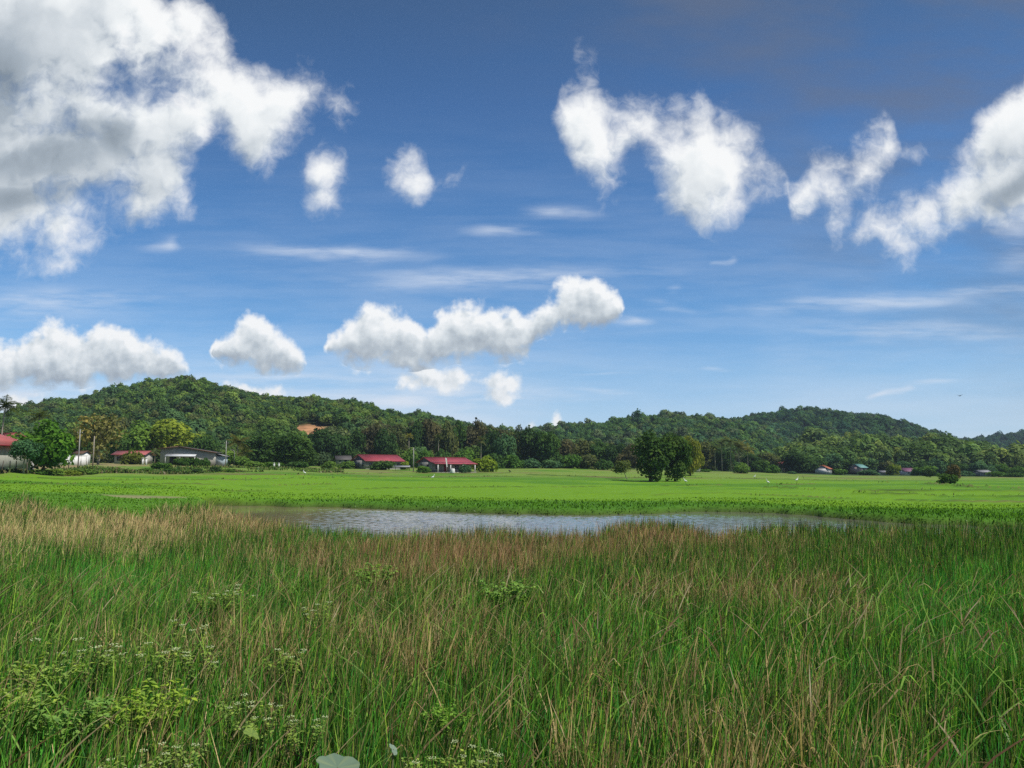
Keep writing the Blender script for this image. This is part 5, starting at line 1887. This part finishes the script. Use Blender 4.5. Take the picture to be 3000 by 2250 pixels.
# ------------------------------------------------------------------ poles, birds and other small things
def pole(name, label, px, d, py_top, r0=0.14, mat=None, arm=True, py_base=1372):
    p = frame_of(px, py_base, d)
    H = CAM_H + ray(px, py_top)[1] * d - p.z
    root = thing(name, label, "pole", p - Vector((0, 0, .2)))
    mb = MB(); mb.tube([(0, 0, 0), (0.02, 0, H * .5), (0, 0, H + .2)], [r0, r0 * .85, r0 * .65], 8); mb.build("shaft", mat or M_CONCRETE, root, True)
    if arm:
        mb = MB(); mb.box(-.55, .55, -.05, .05, H - .55, H - .45); a = mb.build("crossarm", M_WOODPOST, root)
        for x in (-.45, .45):
            mb = MB(); mb.tube([(x, 0, H - .45), (x, 0, H - .28)], [.05, .035], 6); mb.build("insulator", M_WHITE, a)
    return root


pole("utility_pole", "tall pale utility pole rising before the white yard wall", 228, 146, 1258, 0.12)
pole("bare_palm_trunk", "bare pale palm trunk standing like a pole before the olive brown tree", 271, 150, 1278, 0.13, M_PALE_BARK, False)
pole("utility_pole", "pale pole right of the grey gabled house", 660, 193, 1291, 0.12)
pole("utility_pole", "grey pole between the two red roofed farmhouses", 1211, 206, 1311, 0.13)
r = thing("street_lamp", "bent street lamp in the bushes right of the grey house", "lamp", frame_of(686, 1350, 200))
mb = MB(); mb.tube([(0, 0, -.2), (0, 0, 3.6), (-.12, 0, 4.0), (-.5, 0, 4.25), (-.8, 0, 4.25)], [.07, .055, .05, .045, .04], 6); mb.build("post", M_CONCRETE, r, True)
mb = MB(); mb.blob((-.95, 0, 4.22), (.22, .09, .06), 3); mb.build("lamp_head", M_CONCRETE, r, True)
for px, lab in [(803, "left one of two short white posts under the fresh green tree"), (817, "right one of two short white posts under the fresh green tree")]:
    o = thing("white_post", lab, "post", frame_of(px, 1362, 203), 0, "short white posts at the wood's edge")
    mb = MB(); mb.box(-.2, .2, -.15, .15, -.2, .95); mb.build("shaft", M_WHITE, o)
    mb = MB(); mb.hexa([(-.25, -.2, .952), (.25, -.2, .952), (.25, .2, .952), (-.25, .2, .952), (-.1, -.08, 1.1), (.1, -.08, 1.1), (.1, .08, 1.1), (-.1, .08, 1.1)]); mb.build("cap", M_WHITE, o)
r = thing("dead_branch", "bare crooked stick leaning out of the far field", "branch", frame_of(2352, 1402, 205))
mb = MB(); mb.tube([(.35, 0, -.1), (.1, 0, .5), (-.25, 0, 1.15)], [.05, .04, .02], 5); mb.tube([(.1, 0, .5), (.3, .1, .95)], [.03, .012], 4); mb.build("stem", M_WOODPOST, r)

M_FEATHER = plain("white_feathers", (0.82, 0.82, 0.80), 0.8, 0.06)
M_BLACKF = plain("black_feathers", (0.02, 0.02, 0.024), 0.6, 0.2)
M_BILL = plain("yellow_bill", (0.55, 0.36, 0.05), 0.5, 0.1)
M_LEG = plain("bird_legs", (0.03, 0.028, 0.025), 0.6, 0.1)


def egret_meshes():
    b = MB()
    b.tube([(-.30, 0, .40), (-.20, 0, .44), (-.05, 0, .50), (.08, 0, .55), (.16, 0, .64), (.15, 0, .76), (.20, 0, .86), (.26, 0, .89), (.30, 0, .88)],
           [.012, .06, .115, .10, .05, .034, .032, .042, .026], 10)
    bill = MB(); bill.tube([(.29, 0, .88), (.42, 0, .85)], [.018, .003], 6)
    legs = []
    for y in (-.04, .04):
        l = MB(); l.tube([(-.02, y, .44), (.0, y, .22), (-.02, y, -.03)], [.014, .010, .010], 5); legs.append(l.mesh("leg", M_LEG))
    return b.mesh("egret_body", M_FEATHER, True), bill.mesh("bill", M_BILL), legs


EB, EBILL, ELEGS = egret_meshes()
for px, py, d, rz, lab in [(1268, 1405, 196, 10, "white egret standing in the middle paddies below the second farmhouse"), (892, 1391, 182, 170, "white egret on the bank below the village row of trees"),
                           (2335, 1414, 150, 20, "larger white egret in the right hand paddies"), (2250, 1421, 128, 200, "small white egret nearest to the pond in the right hand paddies"),
                           (2211, 1400, 186, 0, "white egret farthest back, below the coconut palms"), (2008, 1416, 140, 160, "white egret right of the big twin trees' feet")]:
    u, _ = ray(px, py)
    lo = [dd for dd in np.linspace(90, 230, 141) if CAM_H + ray(px, py + 4)[1] * dd <= gz(u * dd, dd)]
    dd = lo[0] if lo else d
    e = thing("egret", lab, "egret", (u * dd, dd, gz(u * dd, dd) + .08), rad(rz), "white egrets in the rice fields")
    e.scale = (1.15,) * 3
    link("body", EB, e); link("bill", EBILL, e)
    for l in ELEGS:
        link("leg", l, e)
r = thing("flying_bird", "dark bird flying over the right hand hill", "bird", at(2812, 1160, 150), rad(30))
b = MB(); b.tube([(-.34, 0, .02), (-.2, 0, 0), (0, 0, 0), (.16, 0, .02), (.26, 0, .04), (.34, 0, .03)], [.05, .045, .075, .06, .04, .008], 8); b.build("body", M_BLACKF, r, True)
for sg in (-1, 1):
    w = MB()
    pts = [(0.10, .04), (.12, .28), (.02, .58), (-.04, .60), (-.08, .30), (-.14, .05)]
    zz = lambda y: .05 + .32 * y
    top = w.verts([(x, sg * y, zz(y) + .008) for x, y in pts]); bot = w.verts([(x, sg * y, zz(y) - .008) for x, y in pts])
    for k in range(6):
        w.q.append([top + k, top + (k + 1) % 6, bot + (k + 1) % 6, bot + k])
    for base in (top, bot):
        w.q += [[base, base + 1, base + 4, base + 5], [base + 1, base + 2, base + 3, base + 4]]
    w.build("wing", M_BLACKF, r)
r = thing("black_bird", "small black bird standing on the grass right of the bamboo clump", "bird", frame_of(1493, 1386, 196), rad(200))
b = MB(); b.tube([(-.30, 0, .14), (-.12, 0, .22), (.02, 0, .30), (.12, 0, .38), (.17, 0, .46), (.24, 0, .47)], [.03, .085, .11, .085, .06, .02], 8); b.build("body", M_BLACKF, r, True)
for y in (-.05, .05):
    l = MB(); l.tube([(0, y, .25), (0.02, y, -.03)], [.014, .01], 5); l.build("leg", M_LEG, r)
r.scale = (1.4,) * 3
# ------------------------------------------------------------------ the reed bed in front
def photo_xy(x, y, z):
    """photo pixel of world points"""
    dz_ = z - CAM_H
    cy_ = y * CP + dz_ * SP
    up = -y * SP + dz_ * CP
    return CX + F_PX * x / cy_, CY - F_PX * up / cy_


def spots(px, py, rows):
    f = np.zeros_like(px)
    for cx, cy, rx, ry, amt in rows:
        f = f + amt * np.exp(-(((px - cx) / rx) ** 2 + ((py - cy) / ry) ** 2))
    return f


DRY = [(200, 1500, 620, 60, .62), (300, 1570, 480, 55, .30), (760, 1505, 260, 26, .35), (1080, 1590, 480, 70, .42), (1600, 1575, 520, 55, .42), (1250, 1660, 380, 70, .25),
       (1980, 1540, 330, 40, .35), (2350, 1550, 420, 40, .22), (2000, 1690, 260, 70, .30), (2350, 1720, 230, 70, .35), (2560, 1800, 160, 70, .2), (1000, 1830, 330, 70, .25), (560, 1830, 300, 70, .15),
       (300, 2000, 240, 90, .28), (640, 1960, 160, 60, .2), (1100, 1990, 260, 120, .12), (2300, 2100, 420, 110, .16), (1250, 2200, 200, 60, .2),
       (1000, 1545, 190, 24, -.45), (300, 1690, 330, 60, -.32), (820, 1700, 170, 50, -.15), (1700, 1760, 300, 80, -.12), (2750, 1700, 260, 80, -.22), (2900, 2150, 260, 160, -.25), (300, 2180, 260, 90, -.1)]
LUSH = [(330, 1680, 330, 70, .8), (800, 1700, 220, 60, .5), (1000, 1545, 200, 26, .6), (2780, 1690, 280, 80, .9), (2900, 1850, 240, 90, .7), (2850, 2160, 300, 160, .7), (1900, 1790, 350, 80, .35),
        (1650, 1830, 200, 70, .3), (250, 2170, 300, 110, .55), (900, 2180, 260, 90, .4), (1500, 1650, 150, 40, .2), (2250, 1880, 300, 80, .35), (1450, 2180, 300, 80, .3)]
SHORT = [(2950, 1765, 330, 80, .62), (2700, 1680, 200, 45, .35), (2900, 2200, 260, 160, .30), (330, 1690, 300, 50, .2), (1000, 1550, 180, 20, .15)]

# blades per square metre thin out with distance
X, Y = [], []
for d0, d1, rho in ((2.2, 4.0, 260), (4.0, 7, 400), (7, 11, 330), (11, 18, 260), (18, 26, 190), (26, 46, 130)):
    area = 0.82 * (d1 ** 2 - d0 ** 2)
    n = int(area * rho / 9)
    d = np.sqrt(RNG.uniform(d0 ** 2, d1 ** 2, n)); s = RNG.uniform(-0.82, 0.82, n)
    # stems grow in tufts of several
    k = RNG.integers(4, 15, n)
    sp = RNG.uniform(0.03, 0.13, n)
    X.append(np.repeat(s * d, k) + RNG.normal(0, 1, k.sum()) * np.repeat(sp, k))
    Y.append(np.repeat(d, k) + RNG.normal(0, 1, k.sum()) * np.repeat(sp, k))
# bundles of dead upright stalks
NB = 130
bun_x = np.concatenate([RNG.uniform(650, 1450, 50), RNG.uniform(1450, 2650, 40), RNG.uniform(0, 3000, 40)])
bun_y = np.concatenate([RNG.uniform(1740, 1930, 50), RNG.uniform(1900, 2240, 40), RNG.uniform(1600, 2240, 40)])
bd_ = 2.3 * F_PX / (bun_y - HORIZON)
kb = RNG.integers(8, 34, NB)
n_live = sum(len(a) for a in X)
X.append(np.repeat((bun_x - CX) / F_PX * bd_, kb) + RNG.normal(0, .085, kb.sum()))
Y.append(np.repeat(bd_, kb) + RNG.normal(0, .085, kb.sum()))
X, Y = np.concatenate(X), np.concatenate(Y)
DEAD = np.arange(len(X)) >= n_live
pxg = photo_x(X, Y)
edge = reed_reach(pxg) * (1 + 0.12 * (fbm(X * 0.6, Y * 0.6, 3) - 0.5))
keep = (Y < edge) & (Y > 2.2) & ((RNG.random(len(X)) < smoothstep(edge - Y, -0.2, 1.2) * 0.6 + 0.4))
keep &= fbm(X * 0.9 + 40, Y * 0.9, 3) + RNG.random(len(X)) * 0.5 > 0.46       # openings
X, Y, DEAD = X[keep], Y[keep], DEAD[keep]
Z = base_z(X, Y)
in_pond = pond_depth(X, Y)
Z = np.where(in_pond > .3, np.minimum(Z, WATER_Z - 0.1), Z)
n = len(X)
PX, PY = photo_xy(X, Y, Z + .72)
patch = fbm(X * 0.30 + 3, Y * 0.30, 4)
patch2 = fbm(X * 1.1 + 13, Y * 1.1, 3)
dry = np.clip(-0.05 - 0.15 * smoothstep(PY, 1750, 1950) + 1.05 * spots(PX, PY, DRY) + 0.9 * (patch - 0.5) + 1.1 * (patch2 - .5), 0.02, 0.90)
lush = np.clip(spots(PX, PY, LUSH) + 0.9 * (patch2 - .5) + .7 * (.5 - patch), 0, 1)
short = np.clip(spots(PX, PY, SHORT), 0, .75)
u1 = RNG.random(n)
is_dry = (u1 < dry) | DEAD
is_lush = (~is_dry) & (RNG.random(n) < 0.22 + 0.78 * lush)
is_stem = (~is_dry) & (~is_lush) & (RNG.random(n) < 0.55)
H = (0.74 + 0.26 * RNG.random(n) + 0.30 * (fbm(X * 0.45, Y * 0.45, 3) - .5))
H *= np.where(is_lush, 0.78, 1.0) * np.where(is_dry, 0.78 + 0.26 * RNG.random(n), 1.0) * (1 - short)
H *= np.where(RNG.random(n) < 0.06, 1.18, 1.0) * np.where(DEAD, 1.12, 1.0)
green = np.array([[.042, .135, .020], [.058, .165, .022], [.082, .185, .024], [.034, .120, .026], [.062, .195, .024]])
lushc = np.array([[.046, .215, .034], [.062, .255, .034], [.036, .180, .044], [.085, .275, .034]])
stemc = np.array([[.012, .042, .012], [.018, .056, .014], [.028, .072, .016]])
dryc = np.array([[.36, .27, .150], [.27, .19, .100], [.21, .135, .075], [.44, .36, .22], [.17, .095, .055], [.31, .25, .13]])
yel = np.array([.22, .33, .05])
pick = lambda pal: pal[RNG.integers(0, len(pal), n)]
# browner towards the middle, paler straw at the left
straw = smoothstep(PX, 1100, 100)[:, None]
dc = pick(dryc)
dc = dc * (1 - straw * .5) + np.array([.58, .48, .27]) * straw * .5
redder = (spots(PX, PY, [(1250, 1600, 420, 70, 1), (1900, 1560, 380, 60, .9), (2300, 1720, 260, 80, .6)]) * 0.6)[:, None].clip(0, .7)
dc = dc * (1 - redder) + np.array([.235, .140, .085]) * redder * (0.7 + .6 * RNG.random((n, 1)))
c = np.where(is_dry[:, None], dc, np.where(is_lush[:, None], pick(lushc), np.where(is_stem[:, None], pick(stemc), pick(green))))
c = np.where((RNG.random(n) < 0.09)[:, None] & ~is_dry[:, None], yel, c)
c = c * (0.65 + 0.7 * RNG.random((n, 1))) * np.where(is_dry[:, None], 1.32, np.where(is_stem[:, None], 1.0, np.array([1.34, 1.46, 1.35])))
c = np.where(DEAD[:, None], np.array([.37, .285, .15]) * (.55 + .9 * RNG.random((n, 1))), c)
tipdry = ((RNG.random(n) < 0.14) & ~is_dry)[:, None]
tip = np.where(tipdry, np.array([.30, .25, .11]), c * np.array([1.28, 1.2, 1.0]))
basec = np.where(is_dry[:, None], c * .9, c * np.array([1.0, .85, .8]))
wbase = np.where(is_stem, .0095, np.where(is_lush, .0140, .0180)) * (0.6 + 0.8 * RNG.random(n))
wid = np.maximum(wbase, 0.00078 * Y * (0.7 + .6 * RNG.random(n)))
# prevailing lean to the right, stronger for dry leaves
ld = np.where(RNG.random(n) < 0.45, RNG.normal(0.1, 0.7, n), RNG.uniform(0, 6.28, n))
lean = np.where(is_stem, RNG.uniform(0.01, 0.14, n), np.where(is_dry, RNG.uniform(0.06, 0.55, n), RNG.uniform(0.04, 0.42, n)))
kink = np.where((RNG.random(n) < np.where(is_dry, 0.30, 0.12)) & ~is_stem, RNG.uniform(0.45, 0.85, n), np.nan)
base = np.stack([X, Y, Z - 0.03], -1)
nearm = Y < 7.5
midm = (Y >= 7.5) & (Y < 14)
farm = Y >= 14
parts = []
for m, sg in ((nearm, 6), (midm, 4), (farm, 3)):
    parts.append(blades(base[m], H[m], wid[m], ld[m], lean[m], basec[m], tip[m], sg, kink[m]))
# long leaves that have flopped over and lie across the others
nf = 3000
d = np.sqrt(RNG.uniform(4.2 ** 2, 17 ** 2, nf)); s = RNG.uniform(-.8, .8, nf)
fx, fy = s * d, d
fz = base_z(fx, fy)
fpx, fpy = photo_xy(fx, fy, fz + .6)
keepf = (fy < reed_reach(photo_x(fx, fy)) - 1) & (RNG.random(nf) > np.clip(spots(fpx, fpy, SHORT), 0, .9))
fx, fy, fz, fpx, fpy = fx[keepf], fy[keepf], fz[keepf], fpx[keepf], fpy[keepf]
nf = len(fx)
fdry = (RNG.random(nf) < .45)[:, None]
fc = 1.35 * np.where(fdry, pick(dryc)[:1].repeat(nf, 0) * 0 + dryc[RNG.integers(0, len(dryc), nf)] * .8, np.array([.15, .26, .045]) * (.6 + .8 * RNG.random((nf, 1))))
ang = np.where(RNG.random(nf) < .6, RNG.normal(.35, .6, nf), RNG.uniform(0, 6.28, nf))
fv, fq, fh = blades(np.stack([fx, fy, fz + .30 + .34 * RNG.random(nf)], -1), .34 + .36 * RNG.random(nf), .012 + .012 * RNG.random(nf), ang, RNG.uniform(.7, 1.25, nf), fc * .9, fc, 4, np.where(RNG.random(nf) < .4, RNG.uniform(.3, .7, nf), np.nan), curl=1.15)
parts.append((fv, fq, fh))
v, q, hh = merge(parts)
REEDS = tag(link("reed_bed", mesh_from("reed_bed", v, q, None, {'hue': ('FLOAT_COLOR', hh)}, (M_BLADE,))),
            'dense bed of green and dry brown reeds and sedge filling the marsh in front', 'reeds', kind='stuff')
print("reed blades", n)

# low undergrowth between the stems
n2 = 50000
d = np.sqrt(RNG.uniform(2.2 ** 2, 20 ** 2, n2)); s = RNG.uniform(-.82, .82, n2)
x, y = s * d, d
z = base_z(x, y)
px2, py2 = photo_xy(x, y, z + .5)
lu = np.clip(.35 + spots(px2, py2, LUSH), 0, 1)
lit_ = (RNG.random(n2) < .14)[:, None]
c2 = np.where(lit_, np.array([.16, .12, .07]), np.array([.040, .130, .022]) * (1 + .6 * lu[:, None])) * (.6 + .8 * RNG.random((n2, 1)))
v, q, hh = blades(np.stack([x, y, z - .02], -1), .16 + .28 * RNG.random(n2), np.maximum(.009, .0007 * y) * (.7 + .6 * RNG.random(n2)), RNG.uniform(0, 6.28, n2), RNG.uniform(.3, .95, n2), c2 * .8, c2, 3)
tag(link("undergrowth", mesh_from("undergrowth", v, q, None, {'hue': ('FLOAT_COLOR', hh)}, (M_BLADE,))), 'tangled low grass and dead stalks between the reeds', 'grass', kind='stuff')


# ------------------------------------------------------------------ flowering weeds and broad leaves among the reeds
M_WEED = foliage("weed_leaves", trans=.35, gloss=.03)
M_STALK = plain("weed_stalk", (0.10, 0.11, 0.04), .8, .3, 6)
M_FLOWER = plain("pale_flower_heads", (0.46, 0.52, 0.27), .9, .25, 20)


def weed_meshes(seed, stems=9, h=0.55, r_=0.30, leaf=.035, flowers=5, leafy=7):
    """stalks, paired pointed leaves and flat flower heads"""
    rr = random.Random(seed)
    st, V, Q, T, heads = MB(), [], [], [], []
    for s_ in range(stems):
        a = rr.uniform(0, 6.28); q = r_ * math.sqrt(rr.random())
        b = Vector((math.cos(a) * q * .5, math.sin(a) * q * .5, 0))
        e = Vector((math.cos(a) * q * 1.25, math.sin(a) * q * 1.25, h * rr.uniform(.72, 1.08)))
        m = (b + e) / 2 + Vector((rr.uniform(-.04, .04), rr.uniform(-.04, .04), .05))
        st.tube([b, m, e], [.006, .005, .003], 5)
        for k in range(leafy * 2):
            t = 0.25 + .75 * rr.random()
            p = b.lerp(m, t * 2) if t < .5 else m.lerp(e, t * 2 - 1)
            an = rr.uniform(0, 6.28)
            dr = Vector((math.cos(an), math.sin(an), rr.uniform(-.35, .45))).normalized()
            sd = dr.cross(Vector((rr.uniform(-.3, .3), rr.uniform(-.3, .3), 1))).normalized()
            ll = leaf * rr.uniform(.7, 1.6)
            i = len(V)
            tip_ = p + dr * ll * 2.3 + Vector((0, 0, -ll * .4))
            mid_ = p + dr * ll * .9
            up = dr.cross(sd).normalized() * -ll * .12
            V += [tuple(p), tuple(mid_ + sd * ll * .62 + up), tuple(tip_), tuple(mid_ - sd * ll * .62 + up)]
            T += [min(1, max(0, rr.gauss(.55, .16)))] * 4
            Q.append([i, i + 1, i + 2, i + 3])
        if s_ < flowers:
            fl = MB()
            for k in range(14):
                an = rr.uniform(0, 6.28); q2 = .035 * math.sqrt(rr.random())
                c0 = e + Vector((math.cos(an) * q2 * 1.4, math.sin(an) * q2 * 1.4, rr.uniform(-.004, .012)))
                fl.blob(c0, (.0085, .0085, .006), k, 6, .1)
            heads.append(fl.mesh("flower_head", M_FLOWER, True))
    sm = st.mesh("stalks", M_STALK, True)
    lm = mesh_from("leaves", np.array(V), np.array(Q), None, {'tone': ('FLOAT', np.array(T))}, (M_WEED,))
    return sm, lm, heads


WEEDS = [weed_meshes(1, 16, .62, .34, .022, 6, 10), weed_meshes(2, 13, .55, .26, .021, 5, 10), weed_meshes(3, 15, .5, .36, .027, 0, 15), weed_meshes(4, 10, .7, .2, .020, 6, 9)]


def weed(label, px, py, kind, scale, tint, lift=.45, d=None):
    """a clump whose top is seen at the photo pixel; it stands on the marsh floor"""
    u, v = ray(px, py)
    dd = d
    if dd is None:
        for dd in np.linspace(2.6, 30, 700):
            if CAM_H + v * dd <= gz(u * dd, dd) + .92:
                break
    zt = CAM_H + v * dd
    g0 = gz(u * dd, dd)
    o = thing("flowering_weed" if WEEDS[kind][2] else "leafy_weed", label, "weed", (u * dd, dd, g0), px * .01, "weeds growing among the reeds")
    sm, lm, fm = WEEDS[kind]
    hs = (zt - g0)
    k = scale * 0.8
    base_h = (.62, .55, .5, .7)[kind] * k
    stem = MB(); stem.tube([(0, 0, -.05), (.03 * k, .01, max(.05, hs - base_h) * .6), (0, 0, max(.06, hs - base_h) + .08)], [.012, .010, .007], 6)
    s0 = stem.build("stem", M_STALK, o, True)
    for nm, me_ in [("stalks", sm), ("leaves", lm)] + [("flower_head", f_) for f_ in fm]:
        c_ = link(nm, me_, o, (0, 0, max(.05, hs - base_h)))
        c_.scale = (k * 1.15, k * 1.15, k)
        c_.color = (*tint, 1)
    return o


WG = (.24, .36, .075); WY = (.27, .40, .08); WD = (.20, .36, .075)
weed("pale flowered weed patch halfway back, below the dry brown reeds at the left", 625, 1722, 0, 1.25, WG)
weed("pale flowered weed right of the farthest weed patch", 690, 1728, 1, 1.0, WG)
weed("yellowish flowered weed on a tall stalk between brown stems, left of the middle", 545, 1830, 3, 1.1, WY)
weed("pale flowered weed left of centre, beside a bundle of brown stems", 925, 1772, 3, .95, WY)
weed("broad clump of leafy weed with white flowers at the left, under bent dry stalks", 205, 1880, 0, 1.3, WG)
weed("leafy weed with small white flowers, left clump's right hand neighbour", 268, 1905, 1, 1.0, WG)
weed("leafy yellow green weed near the left edge", 105, 1935, 2, 1.0, WY)
weed("leafy weed with white heads right of the bundle of dry stalks", 470, 1885, 0, 1.1, WG)
weed("white headed weed beside a dark upright stem, left of centre", 590, 1900, 1, 1.0, WG)
weed("white headed weed cluster before the middle of the reeds", 835, 1905, 1, .9, WG)
weed("bright yellow green leafy creeper hanging over dead stems at the left", 470, 2010, 2, 1.1, (.26, .40, .05))
weed("bright leafy creeper at the foot of the dead stems, left", 390, 2045, 2, .9, (.24, .38, .05))
weed("sprawling green weed low at the left edge", 190, 2050, 2, 1.05, WD)
weed("yellowish leafed weed among dark stems at the left edge", 60, 2010, 2, .9, WY)
weed("white headed weed left of the long bent leaf at the bottom", 715, 2045, 1, .85, WG)
weed("white headed weed with bright leaves above the round blue green leaf", 760, 2080, 0, .75, WY)
weed("small white flowered weed right of the bright leafed one near the bottom", 885, 2110, 1, .7, WG)
weed("white flowered weed at the bottom edge, left", 400, 2215, 0, .7, WG)
weed("white flowered weed at the bottom edge, left of the round blue green leaf", 545, 2185, 1, .7, WG)
weed("yellowish flowered weed at the bottom edge, right of the middle", 1265, 2200, 0, .7, WY)
weed("pale flowered weed at the bottom edge, farthest right", 1405, 2195, 1, .75, WG)
weed("bright green leafy weed between tall stems in the middle", 1310, 2068, 2, .6, (.2, .38, .05))
weed("soft green weed patch among brown reeds right of the middle", 1480, 1700, 2, 1.4, WD)
weed("light green weed clump behind the soft green patch", 1105, 1655, 2, 1.3, WD)


def round_leaf(label, px, py, d, r_, tilt, turn, tint):
    p = at(px, py, d)
    g0 = gz(p.x, p.y)
    o = thing("round_leaf_plant", label, "plant", (p.x, p.y, g0), turn)
    mb = MB(); mb.tube([(0.06, .05, -.05), (.04, .04, (p.z - g0) * .5), (0, 0, p.z - g0)], [.008, .007, .005], 6); mb.build("stalk", M_STALK, o, True)
    V, Q, T, n_ = [], [], [], 28
    for k in range(5):
        rr_ = r_ * k / 4
        for j in range(n_):
            a = 2 * math.pi * j / n_
            w_ = 1 + .05 * math.sin(5 * a) * k / 4 - (.16 * math.exp(-((a - math.pi) / .3) ** 2) if k == 4 else 0)
            V.append((rr_ * math.cos(a) * w_, rr_ * math.sin(a) * w_, .12 * r_ * (k / 4) ** 2 * math.cos(2 * a) + .05 * rr_ * math.cos(8 * a) * (k / 4)))
            T.append(.5 + (.28 if (j % 4 == 0 and k) else 0) + .05 * math.sin(3 * a))
    for k in range(4):
        for j in range(n_):
            Q.append([k * n_ + j, k * n_ + (j + 1) % n_, (k + 1) * n_ + (j + 1) % n_, (k + 1) * n_ + j])
    l = link("leaf", mesh_from("leaf", np.array(V), np.array(Q), None, {'tone': ('FLOAT', np.array(T))}, (M_WEED,), True), o, (0, 0, p.z - g0))
    l.rotation_euler = tilt
    l.color = (*tint, 1)
    return o


round_leaf("large round blue green leaf cut by the bottom edge, left of the middle", 988, 2248, 4.35, .12, (.35, .15, 0), .4, (.17, .25, .17))
round_leaf("small pale round leaf on a stalk near the bottom, right of the big round leaf", 1152, 2195, 4.7, .036, (.9, .3, 0), 1.2, (.22, .30, .24))
round_leaf("small yellow green round leaf among stems above the big round leaf", 738, 2150, 4.9, .055, (.5, -.2, 0), 2.0, (.18, .27, .06))
# ------------------------------------------------------------------ the damp air: far hills turn a little blue
m, g, out = material("haze")
vol = g.node('ShaderNodeVolumePrincipled')
vol.inputs['Color'].default_value = (0.62, 0.78, 1.0, 1)
vol.inputs['Density'].default_value = 0.00012
vol.inputs['Anisotropy'].default_value = 0.0
g.l.new(vol.outputs[0], out.inputs['Volume'])
mb = MB(); mb.box(-3400, 3400, -260, 1960, -6, 190)
tag(mb.build("haze", m), kind='stuff')
